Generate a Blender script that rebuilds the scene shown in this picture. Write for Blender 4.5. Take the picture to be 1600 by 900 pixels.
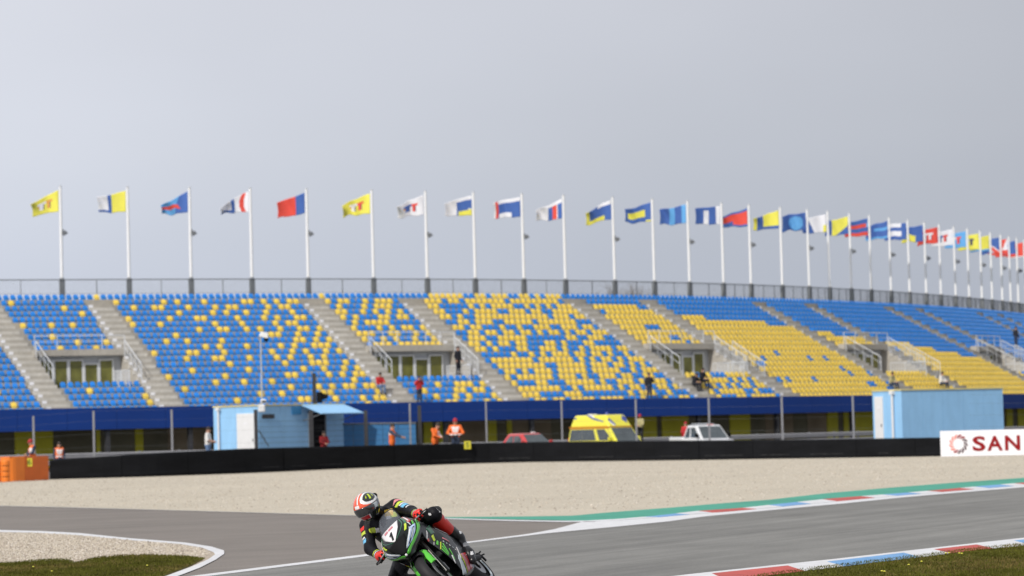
import bpy, bmesh, math, random
import numpy as np
from mathutils import Vector, Matrix

for o in list(bpy.data.objects):
    bpy.data.objects.remove(o)
S = bpy.context.scene
COL = S.collection
rnd = random.Random(11)

# ------------------------------------------------------------------ camera
F = 4500.0            # focal length in 1600-pixel-wide picture units
HC = 1.65             # camera height
ROLL = math.radians(1.5)
PITCH = math.atan(225 / F)
_f = np.array([0, math.cos(PITCH), math.sin(PITCH)])
_u0 = np.array([0, -math.sin(PITCH), math.cos(PITCH)])
_r0 = np.array([1.0, 0, 0])
_r = math.cos(ROLL) * _r0 - math.sin(ROLL) * _u0
_u = math.sin(ROLL) * _r0 + math.cos(ROLL) * _u0
cam = bpy.data.cameras.new('camera')
cam.sensor_width = 36.0
cam.lens = F / 1600 * 36.0
cam.clip_start = 0.5
cam.clip_end = 9000
cam.dof.use_dof = True
cam.dof.focus_distance = 29.2
cam.dof.aperture_fstop = 3.1
camo = bpy.data.objects.new('camera', cam)
COL.objects.link(camo)
M = Matrix.Identity(4)
for i in range(3):
    M[i][0] = _r[i]; M[i][1] = _u[i]; M[i][2] = -_f[i]
M[2][3] = HC
camo.matrix_world = M
S.camera = camo

def ray(x, y):
    return _f + (x - 800) / F * _r - (y - 450) / F * _u
def at_z(x, y, z=0.0):
    d = ray(x, y); t = (z - HC) / d[2]
    return np.array([0, 0, HC]) + t * d
def at_y(x, y, Y):
    d = ray(x, y); t = Y / d[1]
    return np.array([0, 0, HC]) + t * d
def proj(p):
    p = np.asarray(p, float) - np.array([0, 0, HC])
    w = p @ _f
    return 800 + F * (p @ _r) / w, 450 - F * (p @ _u) / w

# ------------------------------------------------------------------ light
S.view_settings.view_transform = 'Standard'
S.view_settings.look = 'None'
S.view_settings.exposure = 0.0
S.view_settings.gamma = 1.0
SUN_EL = math.radians(40)
sdir = np.array([-0.58, -0.81]); sdir /= np.linalg.norm(sdir)
to_sun = Vector((sdir[0] * math.cos(SUN_EL), sdir[1] * math.cos(SUN_EL), math.sin(SUN_EL)))
sl = bpy.data.lights.new('sun', 'SUN')
sl.energy = 3.1
sl.angle = math.radians(2.0)
sl.color = (1.0, 0.95, 0.87)
so = bpy.data.objects.new('sun', sl)
COL.objects.link(so)
so.rotation_euler = to_sun.to_track_quat('Z', 'Y').to_euler()
so.location = (-60, -60, 80)

W = bpy.data.worlds.new('World')
S.world = W
W.use_nodes = True
nt = W.node_tree
nt.nodes.clear()
def nd(t, **k):
    n = nt.nodes.new(t)
    for a, b in k.items():
        setattr(n, a, b)
    return n
LK = nt.links.new
tc = nd('ShaderNodeTexCoord')
sep = nd('ShaderNodeSeparateXYZ'); LK(tc.outputs['Generated'], sep.inputs[0])
rmp = nd('ShaderNodeValToRGB'); LK(sep.outputs['Z'], rmp.inputs[0])
els = rmp.color_ramp.elements
els[0].position = 0.0; els[0].color = (0.465, 0.50, 0.615, 1)
els[1].position = 1.0; els[1].color = (0.72, 0.745, 0.79, 1)
for p, c in ((0.05, (0.528, 0.565, 0.660, 1)), (0.10, (0.600, 0.625, 0.695, 1)), (0.15, (0.628, 0.645, 0.708, 1)), (0.5, (0.69, 0.71, 0.755, 1))):
    e = els.new(p); e.color = c
mp = nd('ShaderNodeMapping'); LK(tc.outputs['Generated'], mp.inputs[0]); mp.inputs['Scale'].default_value = (2.6, 2.6, 6.0)
nz = nd('ShaderNodeTexNoise'); LK(mp.outputs[0], nz.inputs['Vector'])
nz.inputs['Scale'].default_value = 1.6; nz.inputs['Detail'].default_value = 3.5; nz.inputs['Roughness'].default_value = 0.45
mr = nd('ShaderNodeMapRange'); LK(nz.outputs['Fac'], mr.inputs['Value'])
mr.inputs['From Min'].default_value = 0.3; mr.inputs['From Max'].default_value = 0.7
mr.inputs['To Min'].default_value = 0.95; mr.inputs['To Max'].default_value = 1.05
mx = nd('ShaderNodeMapRange'); LK(sep.outputs['X'], mx.inputs['Value'])
mx.inputs['From Min'].default_value = -0.18; mx.inputs['From Max'].default_value = 0.18
mx.inputs['To Min'].default_value = 1.15; mx.inputs['To Max'].default_value = 0.83
mm = nd('ShaderNodeMath', operation='MULTIPLY'); LK(mr.outputs[0], mm.inputs[0]); LK(mx.outputs[0], mm.inputs[1])
vm = nd('ShaderNodeVectorMath', operation='SCALE'); LK(rmp.outputs['Color'], vm.inputs[0]); LK(mm.outputs[0], vm.inputs['Scale'])
bg1 = nd('ShaderNodeBackground'); LK(vm.outputs[0], bg1.inputs['Color']); bg1.inputs['Strength'].default_value = 1.0
sky = nd('ShaderNodeTexSky', sky_type='NISHITA', sun_disc=False)
sky.sun_elevation = SUN_EL
sky.sun_rotation = math.atan2(sdir[0], sdir[1])
bg2 = nd('ShaderNodeBackground'); LK(sky.outputs[0], bg2.inputs['Color']); bg2.inputs['Strength'].default_value = 0.08
mxs = nd('ShaderNodeMixShader'); mxs.inputs[0].default_value = 0.94      # cloud cover over the clear sky
LK(bg2.outputs[0], mxs.inputs[1]); LK(bg1.outputs[0], mxs.inputs[2])
wo = nd('ShaderNodeOutputWorld'); LK(mxs.outputs[0], wo.inputs['Surface'])

# ------------------------------------------------------------------ materials
def lin(c):
    c = c / 255.0
    return c / 12.92 if c <= 0.04045 else ((c + 0.055) / 1.055) ** 2.4
def mat(name, rgb, rough=0.6, var=0.10, scale=4.0, bump=0.0, bscale=40.0, metal=0.0, spec=0.5, coat=0.0, stretch=(1, 1, 1), detail=4.0, streak=0.0):
    m = bpy.data.materials.new(name)
    m.use_nodes = True
    t = m.node_tree; b = t.nodes['Principled BSDF']
    b.inputs['Roughness'].default_value = rough
    b.inputs['Metallic'].default_value = metal
    b.inputs['Specular IOR Level'].default_value = spec
    b.inputs['Coat Weight'].default_value = coat
    b.inputs['Coat Roughness'].default_value = 0.08
    g = t.nodes.new('ShaderNodeNewGeometry')
    mpp = t.nodes.new('ShaderNodeMapping'); mpp.inputs['Scale'].default_value = stretch
    tcn = t.nodes.new('ShaderNodeTexCoord')
    t.links.new(tcn.outputs['Object'], mpp.inputs[0])
    n = t.nodes.new('ShaderNodeTexNoise'); t.links.new(mpp.outputs[0], n.inputs['Vector'])
    n.inputs['Scale'].default_value = scale; n.inputs['Detail'].default_value = detail
    r = t.nodes.new('ShaderNodeMapRange'); t.links.new(n.outputs['Fac'], r.inputs['Value'])
    r.inputs['From Min'].default_value = 0.25; r.inputs['From Max'].default_value = 0.75
    r.inputs['To Min'].default_value = 1 - var; r.inputs['To Max'].default_value = 1 + var
    v = t.nodes.new('ShaderNodeVectorMath'); v.operation = 'SCALE'
    v.inputs[0].default_value = rgb[:3]
    t.links.new(r.outputs[0], v.inputs['Scale'])
    t.links.new(v.outputs[0], b.inputs['Base Color'])
    if bump > 0:
        n2 = t.nodes.new('ShaderNodeTexNoise'); t.links.new(mpp.outputs[0], n2.inputs['Vector'])
        n2.inputs['Scale'].default_value = bscale; n2.inputs['Detail'].default_value = 3
        bp = t.nodes.new('ShaderNodeBump'); bp.inputs['Strength'].default_value = bump; bp.inputs['Distance'].default_value = 0.02
        t.links.new(n2.outputs['Fac'], bp.inputs['Height']); t.links.new(bp.outputs[0], b.inputs['Normal'])
    return m
def multi(name, layers, base, rough=0.8, bump=0.0, bscale=60, spec=0.4, th=0.35):
    """base colour times several noise layers: (scale, stretch, amount, detail)"""
    m = bpy.data.materials.new(name); m.use_nodes = True
    t = m.node_tree; b = t.nodes['Principled BSDF']
    b.inputs['Roughness'].default_value = rough; b.inputs['Specular IOR Level'].default_value = spec
    tcn = t.nodes.new('ShaderNodeTexCoord'); prev = None
    for sc, st, am, de in layers:
        mpp = t.nodes.new('ShaderNodeMapping'); mpp.vector_type = 'TEXTURE'      # long axis of a stretched layer lies along th
        mpp.inputs['Scale'].default_value = [1 / q for q in st]; mpp.inputs['Rotation'].default_value = (0, 0, th)
        t.links.new(tcn.outputs['Object'], mpp.inputs[0])
        n = t.nodes.new('ShaderNodeTexNoise'); t.links.new(mpp.outputs[0], n.inputs['Vector'])
        n.inputs['Scale'].default_value = sc; n.inputs['Detail'].default_value = de; n.inputs['Roughness'].default_value = 0.6
        r = t.nodes.new('ShaderNodeMapRange'); t.links.new(n.outputs['Fac'], r.inputs['Value'])
        r.inputs['From Min'].default_value = 0.3; r.inputs['From Max'].default_value = 0.7
        r.inputs['To Min'].default_value = 1 - am; r.inputs['To Max'].default_value = 1 + am
        if prev is None: prev = r.outputs[0]
        else:
            q = t.nodes.new('ShaderNodeMath'); q.operation = 'MULTIPLY'
            t.links.new(prev, q.inputs[0]); t.links.new(r.outputs[0], q.inputs[1]); prev = q.outputs[0]
    v = t.nodes.new('ShaderNodeVectorMath'); v.operation = 'SCALE'; v.inputs[0].default_value = base
    t.links.new(prev, v.inputs['Scale']); t.links.new(v.outputs[0], b.inputs['Base Color'])
    if bump > 0:
        n2 = t.nodes.new('ShaderNodeTexNoise'); t.links.new(tcn.outputs['Object'], n2.inputs['Vector'])
        n2.inputs['Scale'].default_value = bscale; n2.inputs['Detail'].default_value = 4
        bp = t.nodes.new('ShaderNodeBump'); bp.inputs['Strength'].default_value = bump; bp.inputs['Distance'].default_value = 0.03
        t.links.new(n2.outputs['Fac'], bp.inputs['Height']); t.links.new(bp.outputs[0], b.inputs['Normal'])
    return m
def glass(name, tint, opaque=0.35, rough=0.05):
    m = bpy.data.materials.new(name); m.use_nodes = True
    t = m.node_tree; b = t.nodes['Principled BSDF']
    b.inputs['Base Color'].default_value = (*tint, 1); b.inputs['Roughness'].default_value = rough
    tr = t.nodes.new('ShaderNodeBsdfTransparent'); mxn = t.nodes.new('ShaderNodeMixShader'); mxn.inputs[0].default_value = opaque
    t.links.new(tr.outputs[0], mxn.inputs[1]); t.links.new(b.outputs[0], mxn.inputs[2])
    t.links.new(mxn.outputs[0], t.nodes['Material Output'].inputs['Surface'])
    return m

MT = {}
MT['gravel'] = multi('gravel', [(0.13, (1, 1, 1), 0.06, 4), (0.9, (1, 1, 1), 0.06, 4), (11, (1, 1, 1), 0.12, 3), (34, (1, 1, 1), 0.22, 2)], (0.500, 0.448, 0.367), 0.95, 0.4, 26, 0.15)
MT['gravel_near'] = multi('gravel_near', [(0.3, (1, 1, 1), 0.06, 4), (2.5, (1, 1, 1), 0.08, 4), (13, (1, 1, 1), 0.22, 3), (30, (1, 1, 1), 0.34, 2)], (0.415, 0.350, 0.285), 0.95, 0.5, 26, 0.12)
MT['stone'] = mat('pebble', (0.46, 0.405, 0.33), 0.9, 0.25, 9)
MT['asphalt'] = multi('asphalt', [(0.05, (1, 2.4, 1), 0.08, 4), (0.9, (.05, 1.6, 1), 0.17, 5), (2.6, (.03, 1.8, 1), 0.13, 4), (0.25, (1, 1, 1), 0.11, 4), (1.6, (.5, 1, 1), 0.09, 4), (40, (1, 1, 1), 0.16, 2)], (0.187, 0.183, 0.173), 0.75, 0.25, 90, 0.35, th=1.10)
MT['runoff'] = multi('runoff_asphalt', [(0.06, (1, 1.5, 1), 0.07, 4), (0.9, (.06, 1.4, 1), 0.10, 4), (0.5, (1, 1, 1), 0.08, 4), (40, (1, 1, 1), 0.14, 2)], (0.200, 0.177, 0.160), 0.8, 0.25, 90, 0.3, th=0.5)
MT['road'] = multi('service_asphalt', [(0.2, (1, 1, 1), 0.2, 4), (6, (1, 1, 1), 0.15, 3)], (0.13, 0.125, 0.12), 0.9, 0.2)
MT['soil'] = multi('grass_soil', [(0.4, (1, 1, 1), 0.3, 4), (5, (1, 1, 1), 0.35, 4), (40, (1, 1, 1), 0.3, 2)], (0.092, 0.080, 0.020), 0.95, 0.5, 40, 0.05)
MT['field'] = multi('field', [(0.02, (1, 1, 1), 0.3, 4), (1, (1, 1, 1), 0.2, 4)], (0.10, 0.11, 0.04), 0.95)
MT['blade'] = mat('grass_blade', (0.088, 0.090, 0.014), 0.8, 0.40, 1.5, spec=0.08)
MT['blade_dry'] = mat('grass_blade_dry', (0.155, 0.118, 0.040), 0.85, 0.35, 1.5, spec=0.08)
MT['white_paint'] = multi('white_paint', [(0.5, (1, 1, 1), 0.06, 4), (6, (1, 1, 1), 0.11, 4)], (0.64, 0.64, 0.66), 0.7)
MT['red_paint'] = multi('red_paint', [(0.8, (1, 1, 1), 0.16, 4), (6, (1, 1, 1), 0.16, 4)], (0.46, 0.075, 0.062), 0.7, th=1.1)
MT['blue_paint'] = multi('blue_paint', [(0.8, (1, 1, 1), 0.12, 4), (6, (1, 1, 1), 0.14, 4)], (0.15, 0.33, 0.60), 0.7)
MT['green_paint'] = multi('green_paint', [(0.15, (1, 3, 1), 0.16, 4), (3, (1, 1, 1), 0.12, 4)], (0.045, 0.30, 0.21), 0.65)
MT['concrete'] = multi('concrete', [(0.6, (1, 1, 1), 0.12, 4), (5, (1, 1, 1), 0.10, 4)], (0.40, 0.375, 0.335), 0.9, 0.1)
MT['concrete_lit_step'] = multi('concrete_lit_step', [(0.9, (1, 1, 1), 0.14, 4), (6, (1, 1, 1), 0.12, 4)], (0.52, 0.50, 0.465), 0.9, 0.1)  # lighter tone on half steps paints in the shadow banding between steps
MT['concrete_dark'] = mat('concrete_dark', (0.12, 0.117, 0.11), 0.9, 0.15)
MT['seat_blue'] = mat('seat_blue', (0.030, 0.255, 0.735), 0.42, 0.16, 2.2, spec=0.3)
MT['seat_yellow'] = mat('seat_yellow', (0.90, 0.67, 0.125), 0.45, 0.12, 2.2, spec=0.3)
for _k in ('seat_blue', 'seat_yellow'):                 # each seat faded a little differently
    _t = MT[_k].node_tree; _oi = _t.nodes.new('ShaderNodeObjectInfo'); _r2 = _t.nodes.new('ShaderNodeMapRange')
    _r2.inputs['To Min'].default_value = 0.86; _r2.inputs['To Max'].default_value = 1.10
    _t.links.new(_oi.outputs['Random'], _r2.inputs['Value'])
    _sc = [n for n in _t.nodes if n.type == 'VECT_MATH'][0]; _mu = _t.nodes.new('ShaderNodeMath'); _mu.operation = 'MULTIPLY'
    _t.links.new(_sc.inputs['Scale'].links[0].from_socket, _mu.inputs[0]); _t.links.new(_r2.outputs[0], _mu.inputs[1]); _t.links.new(_mu.outputs[0], _sc.inputs['Scale'])
MT['fascia'] = multi('fascia_blue', [(0.12, (1, 1, 1), 0.08, 3), (2, (1, 1, 6), 0.05, 3)], (0.008, 0.040, 0.215), 0.6, spec=0.2)
MT['yellow_wall'] = mat('yellow_wall', (0.78, 0.72, 0.05), 0.7, 0.12, 0.7)
MT['dark_wall'] = mat('dark_wall', (0.20, 0.185, 0.12), 0.8, 0.3, 0.5)
MT['brown_wall'] = mat('brown_wall', (0.34, 0.27, 0.18), 0.8, 0.25, 0.6)
MT['steel'] = mat('galvanised_steel', (0.46, 0.485, 0.52), 0.5, 0.08, 2.0, metal=0.1)
MT['steel_dark'] = mat('grey_steel', (0.165, 0.175, 0.19), 0.55, 0.10, 2.0)
MT['dark_post'] = mat('dark_post', (0.035, 0.035, 0.04), 0.6, 0.2, 2.0)
MT['pole_white'] = mat('pole_white', (0.86, 0.86, 0.87), 0.5, 0.03, 1.0)
MT['frame_grey'] = mat('frame_grey', (0.62, 0.64, 0.67), 0.5, 0.06, 2.0)
MT['fence_grey'] = mat('fence_grey', (0.27, 0.27, 0.29), 0.5, 0.08, 2.0)
MT['black_matte'] = mat('black_matte', (0.008, 0.008, 0.009), 0.8, 0.2, 6, spec=0.15)
MT['belt'] = multi('belt_rubber', [(0.5, (1, 1, 5), 0.30, 5), (5, (1, 1, 9), 0.2, 4)], (0.0075, 0.008, 0.0098), 0.85, 0.12, 8, spec=0.12)
MT['belt_scuff'] = mat('belt_scuff', (0.028, 0.028, 0.030), 0.8, 0.6, 3.0, spec=0.2)
MT['orange'] = mat('orange_plastic', (0.78, 0.20, 0.018), 0.5, 0.08, 2.0)
MT['orange_dark'] = mat('orange_faded', (0.62, 0.13, 0.014), 0.55, 0.10, 2.0)
MT['cabin_blue'] = multi('cabin_blue', [(0.4, (1, 1, 1), 0.05, 4), (3, (1, 1, 0.3), 0.05, 4)], (0.30, 0.555, 0.84), 0.55)
MT['cabin_mid'] = mat('panel_blue', (0.05, 0.25, 0.52), 0.55, 0.06)
MT['screen_blue'] = mat('screen_blue', (0.035, 0.17, 0.38), 0.6, 0.10)
MT['cabin_white'] = mat('cabin_white', (0.74, 0.74, 0.75), 0.5, 0.04)
MT['trim_yellow'] = mat('trim_cream', (0.66, 0.57, 0.26), 0.5, 0.05)
MT['sign_white'] = mat('sign_white', (0.80, 0.80, 0.84), 0.5, 0.02)
MT['sign_red'] = mat('sign_red', (0.26, 0.006, 0.010), 0.55, 0.03, spec=0.2)
MT['sign_pink'] = mat('sign_pink', (0.70, 0.24, 0.20), 0.5, 0.03)
MT['sign_dark'] = mat('sign_dark', (0.075, 0.035, 0.04), 0.5, 0.03)
MT['amb_yellow'] = mat('ambulance_yellow', (0.80, 0.74, 0.055), 0.3, 0.03, coat=0.4)
MT['amb_orange'] = mat('stripe_orange', (0.65, 0.25, 0.03), 0.4, 0.03)
MT['amb_blue'] = mat('stripe_blue', (0.06, 0.09, 0.35), 0.4, 0.03)
MT['car_red'] = mat('car_red', (0.55, 0.035, 0.035), 0.25, 0.03, coat=0.6)
MT['car_white'] = mat('car_white', (0.74, 0.75, 0.78), 0.28, 0.03, coat=0.5)
MT['window'] = mat('window_glass', (0.06, 0.075, 0.085), 0.08, 0.25, 2.0, spec=0.8)
MT['rubber'] = mat('rubber', (0.014, 0.014, 0.016), 0.55, 0.15, 12)
MT['red_lamp'] = mat('red_lamp', (0.6, 0.05, 0.03), 0.3, 0.03)
MT['door_glass'] = mat('door_glass', (0.15, 0.15, 0.035), 0.15, 0.45, 1.2)
MT['bark'] = mat('bark', (0.20, 0.18, 0.165), 0.9, 0.2)
MT['twig'] = mat('twig', (0.23, 0.205, 0.19), 0.9, 0.25)
MT['hazard'] = mat('number_yellow', (0.58, 0.52, 0.03), 0.5, 0.06)
MT['glyph'] = mat('number_dark', (0.10, 0.14, 0.02), 0.5, 0.05)
MT['fl_yellow'] = mat('flag_yellow', (0.84, 0.78, 0.11), 0.8, 0.04)
MT['fl_white'] = mat('flag_white', (0.84, 0.84, 0.89), 0.8, 0.03)
MT['fl_blue'] = mat('flag_blue', (0.06, 0.14, 0.44), 0.8, 0.06)
MT['fl_sky'] = mat('flag_light_blue', (0.13, 0.40, 0.78), 0.8, 0.06)
MT['fl_red'] = mat('flag_red', (0.80, 0.085, 0.06), 0.8, 0.06)
MT['fl_dark'] = mat('flag_dark', (0.055, 0.065, 0.13), 0.8, 0.06)
MT['fl_orange'] = mat('flag_orange', (0.75, 0.36, 0.10), 0.8, 0.06)
MT['skin'] = mat('skin', (0.48, 0.27, 0.19), 0.6, 0.06, 8)
MT['hivis'] = mat('hivis_orange', (0.85, 0.16, 0.022), 0.7, 0.06, 6)
MT['hivis_white'] = mat('reflective_band', (0.78, 0.70, 0.70), 0.6, 0.05)
MT['navy'] = mat('navy_cloth', (0.03, 0.045, 0.085), 0.8, 0.12, 8)
MT['black_cloth'] = mat('black_cloth', (0.012, 0.013, 0.02), 0.85, 0.2, 8)
MT['red_cloth'] = mat('red_cloth', (0.50, 0.02, 0.025), 0.8, 0.12, 8)
MT['jeans'] = mat('jeans', (0.12, 0.20, 0.36), 0.85, 0.15, 10)
MT['white_cloth'] = mat('white_cloth', (0.72, 0.70, 0.68), 0.85, 0.06, 8)
MT['hair'] = mat('hair', (0.035, 0.025, 0.02), 0.7, 0.2)
MT['cap_red'] = mat('cap_red', (0.40, 0.016, 0.026), 0.7, 0.06)
MT['teal'] = mat('teal_cloth', (0.03, 0.17, 0.17), 0.8, 0.1)
MT['khaki'] = mat('khaki_cloth', (0.40, 0.36, 0.18), 0.8, 0.1)

# ------------------------------------------------------------------ mesh builder
class MB:
    def __init__(s):
        s.v = []; s.f = []; s.m = []
    def add(s, vs, fs, mi=0):
        b = len(s.v)
        s.v += [tuple(map(float, p)) for p in vs]
        for i, f in enumerate(fs):
            s.f.append(tuple(b + k for k in f))
            s.m.append(mi if isinstance(mi, int) else mi[i])
        return s
    def box(s, c, size, mi=0, rot=None, taper=1.0):
        hx, hy, hz = size[0] / 2, size[1] / 2, size[2] / 2
        vs = []
        for z in (-hz, hz):
            k = taper if z > 0 else 1.0
            for x, y in ((-hx, -hy), (hx, -hy), (hx, hy), (-hx, hy)):
                vs.append(Vector((x * k, y * k, z)))
        if rot is not None: vs = [rot @ p for p in vs]
        vs = [p + Vector(c) for p in vs]
        return s.add(vs, [(3, 2, 1, 0), (4, 5, 6, 7), (0, 1, 5, 4), (1, 2, 6, 5), (2, 3, 7, 6), (3, 0, 4, 7)], mi)
    def tube(s, pts, rads, n=8, mi=0, caps=True):
        pts = [Vector(p) for p in pts]
        if not hasattr(rads, '__len__'): rads = [rads] * len(pts)
        rings = []; prev = None
        for i, p in enumerate(pts):
            t = (pts[min(i + 1, len(pts) - 1)] - pts[max(i - 1, 0)]).normalized()
            if prev is None:
                a = t.orthogonal().normalized()
            else:
                a = (prev - t * prev.dot(t)).normalized()
            prev = a
            b = t.cross(a)
            rings.append([p + (a * math.cos(2 * math.pi * k / n) + b * math.sin(2 * math.pi * k / n)) * rads[i] for k in range(n)])
        vs = [q for r in rings for q in r]; fs = []
        for i in range(len(rings) - 1):
            for k in range(n):
                k2 = (k + 1) % n
                fs.append((i * n + k, i * n + k2, (i + 1) * n + k2, (i + 1) * n + k))
        if caps:
            fs.append(tuple(range(n))[::-1]); fs.append(tuple((len(rings) - 1) * n + k for k in range(n)))
        return s.add(vs, fs, mi)
    def prism(s, poly, z0, z1, mi=0):
        n = len(poly)
        vs = [(p[0], p[1], z0) for p in poly] + [(p[0], p[1], z1) for p in poly]
        fs = [tuple(range(n))[::-1], tuple(range(n, 2 * n))] + [(k, (k + 1) % n, n + (k + 1) % n, n + k) for k in range(n)]
        return s.add(vs, fs, mi)
    def extrude(s, pts, vec, mi=0):
        n = len(pts); vec = Vector(vec)
        vs = [Vector(p) for p in pts] + [Vector(p) + vec for p in pts]
        fs = [tuple(range(n)), tuple(range(n, 2 * n))[::-1]] + [((k + 1) % n, k, n + k, n + (k + 1) % n) for k in range(n)]
        return s.add(vs, fs, mi)
    def grid(s, fn, nu, nv, mi=0, closeu=False):
        vs = [fn(i / nu, j / nv) for j in range(nv + 1) for i in range(nu + 1)]
        fs = []; ms = []
        for j in range(nv):
            for i in range(nu):
                a = j * (nu + 1) + i
                fs.append((a, a + 1, a + nu + 2, a + nu + 1))
                ms.append(mi((i + .5) / nu, (j + .5) / nv) if callable(mi) else mi)
        return s.add(vs, fs, ms)
    def lathe(s, prof, n=24, mi=0, c=(0, 0, 0), axis='z'):
        """prof: list of (r, h)"""
        vs = []
        for r, h in prof:
            for k in range(n):
                a = 2 * math.pi * k / n
                p = (r * math.cos(a), r * math.sin(a), h)
                if axis == 'x': p = (p[2], p[0], p[1])
                vs.append((p[0] + c[0], p[1] + c[1], p[2] + c[2]))
        fs = []
        for i in range(len(prof) - 1):
            for k in range(n):
                fs.append((i * n + k, i * n + (k + 1) % n, (i + 1) * n + (k + 1) % n, (i + 1) * n + k))
        return s.add(vs, fs, mi)
    def build(s, name, mats, parent=None, world=False, smooth=False, label=None, weld=False):
        me = bpy.data.meshes.new(name)
        off = Vector((0, 0, 0))
        if world and parent is not None: off = parent.location
        me.from_pydata([(p[0] - off[0], p[1] - off[1], p[2] - off[2]) for p in s.v], [], s.f)
        if not isinstance(mats, (list, tuple)): mats = [mats]
        for m in mats: me.materials.append(MT[m] if isinstance(m, str) else m)
        me.polygons.foreach_set('material_index', s.m)
        if weld:
            bm = bmesh.new(); bm.from_mesh(me)
            bmesh.ops.remove_doubles(bm, verts=bm.verts, dist=1e-4)
            bmesh.ops.recalc_face_normals(bm, faces=bm.faces)
            bm.to_mesh(me); bm.free()
        me.update()
        if smooth:
            me.polygons.foreach_set('use_smooth', [True] * len(me.polygons)); me.set_sharp_from_angle(angle=math.radians(55))
        o = bpy.data.objects.new(name, me)
        COL.objects.link(o)
        if parent is not None: o.parent = parent
        if label: o['label'] = label
        return o
def tag(o, label=None, cat=None, group=None, kind=None):
    if label: o['label'] = label
    if cat: o['category'] = cat
    if group: o['group'] = group
    if kind: o['kind'] = kind
    return o
def thing(name, label, cat, loc=(0, 0, 0), rotz=0.0, group=None):
    o = bpy.data.objects.new(name, None)
    o.empty_display_size = 0.3
    COL.objects.link(o)
    o.location = Vector([float(a) for a in loc]); o.rotation_euler = (0, 0, rotz)
    return tag(o, label, cat, group)
def inst(src, parent, name=None):
    o = src.copy()
    COL.objects.link(o); o.parent = parent
    return o
def solid(o, t, off=-1.0):
    md = o.modifiers.new('solid', 'SOLIDIFY'); md.thickness = t; md.offset = off
    return o
def bevel(o, w, seg=2):
    md = o.modifiers.new('bevel', 'BEVEL'); md.width = w; md.segments = seg; md.limit_method = 'ANGLE'
    return o
def polyline(pts, x):
    return float(np.interp(x, [p[0] for p in pts], [p[1] for p in pts]))
# ================================================================== ground
def gpoly(name, px, z, m, world_pts=None, kind='structure', thick=0.0):
    pts = world_pts if world_pts is not None else [at_z(x, y, z)[:2] for x, y in px]
    bm = bmesh.new()
    vs = [bm.verts.new((p[0], p[1], z)) for p in pts]
    f = bm.faces.new(vs)
    if f.normal.z < 0: f.normal_flip()
    bm.normal_update()
    if f.normal.z < 0: bmesh.ops.reverse_faces(bm, faces=[f])
    bmesh.ops.triangulate(bm, faces=bm.faces)
    me = bpy.data.meshes.new(name); bm.to_mesh(me); bm.free()
    me.materials.append(MT[m])
    o = bpy.data.objects.new(name, me); COL.objects.link(o)
    if kind: o['kind'] = kind
    return o
def ext(pts, x):
    (xa, ya), (xb, yb) = pts[-2], pts[-1]
    return list(pts) + [(x, yb + (yb - ya) / (xb - xa) * (x - xb))]
def ribbon(name, top, bot, z, m, parent=None, n=80, kind=None, dz=0.0):
    if top[-1][0] > 1650: top = ext(top, 2150); bot = ext(bot, 2150)
    xs0, xs1 = max(top[0][0], bot[0][0]), min(top[-1][0], bot[-1][0])
    mb = MB()
    def fn(u, v):
        x = xs0 + (xs1 - xs0) * u
        y = polyline(bot, x) * (1 - v) + polyline(top, x) * v
        return tuple(at_z(x, y, z))
    mb.grid(fn, n, 1)
    o = mb.build(name, m, parent)
    if kind: o['kind'] = kind
    return o

MT['line_worn'] = mat('worn_line', (0.42, 0.41, 0.40), 0.8, 0.3, 1.5)
gpoly('ground', None, -0.05, 'field', [(-3000, -300), (3000, -300), (3000, 5000), (-3000, 5000)])
gpoly('gravel_trap', None, 0.0, 'gravel', [(-120, 8), (120, 8), (120, 168), (-120, 168)])
ASP_TOP = [(-260, 781), (0, 790.5), (120, 793.3), (250, 797), (400, 801.2), (530, 805), (640, 807.2), (700, 808.5), (825, 807.5), (894, 806.3), (950, 801), (1044, 793.8), (1137, 786), (1200, 781.3), (1287, 771.4), (1381, 763.2), (1475, 755.7), (1600, 746.9), (1760, 735), (2150, 705.8)]
asp = [at_z(x, y, 0.004)[:2] for x, y in ASP_TOP] + [(40, 20), (40, -30), (-40, -30), (-40, 20)]
gpoly('run_off', None, 0.004, 'runoff', asp)
TRK = [(255, 912), (330, 896.5), (520, 873), (735, 847.5), (869, 829), (912, 815.5), (966, 812), (1044, 806), (1137, 797), (1200, 791), (1287, 782), (1381, 774), (1475, 766.5), (1600, 756), (1760, 742), (2150, 707.9)]
trk = [at_z(x, y, 0.008)[:2] for x, y in TRK] + [(40, 20), (40, -30), (-4, -30), (-4, 20)]
gpoly('track', None, 0.008, 'asphalt', trk)

# white edge lines
ln = [(230, 908.5), (305, 899.0), (520, 872.2), (640, 857.4), (735, 845.8), (825, 834.2), (869, 826.2), (912, 814.3), (960, 811.4), (1019, 806.8), (1091, 800.5), (1156, 797), (1209, 792), (1294, 783.6), (1381, 775.5), (1459, 768.9), (1516, 764.4), (1600, 757.2), (1700, 748.5)]
lb = [(230, 912.3), (305, 902.6), (520, 875.6), (640, 860.3), (731, 848.4), (819, 837.5), (856, 833), (966, 822.5), (1044, 814.7), (1100, 806.9), (1194, 798), (1319, 786.5), (1412, 777), (1506, 769), (1600, 761.2), (1700, 752.5)]
ribbon('edge_line', ln, lb, 0.012, 'white_paint', n=160, kind='structure')
ribbon('run_off_line', [(640, 807.2), (700, 809.6), (800, 812.2), (880, 813.6), (930, 813.2)], [(640, 808.2), (700, 811.0), (800, 814.0), (880, 815.6), (930, 815.2)], 0.012, 'white_paint', kind='structure')
ribbon('gravel_edge_line', [(-260, 781), (0, 790.0), (120, 792.8), (250, 796.4), (400, 800.6), (530, 804.4), (640, 807.0)], [(-260, 781.6), (0, 790.6), (120, 793.4), (250, 797.0), (400, 801.2), (530, 805.1), (640, 807.8)], 0.012, 'line_worn', kind='structure')
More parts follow.
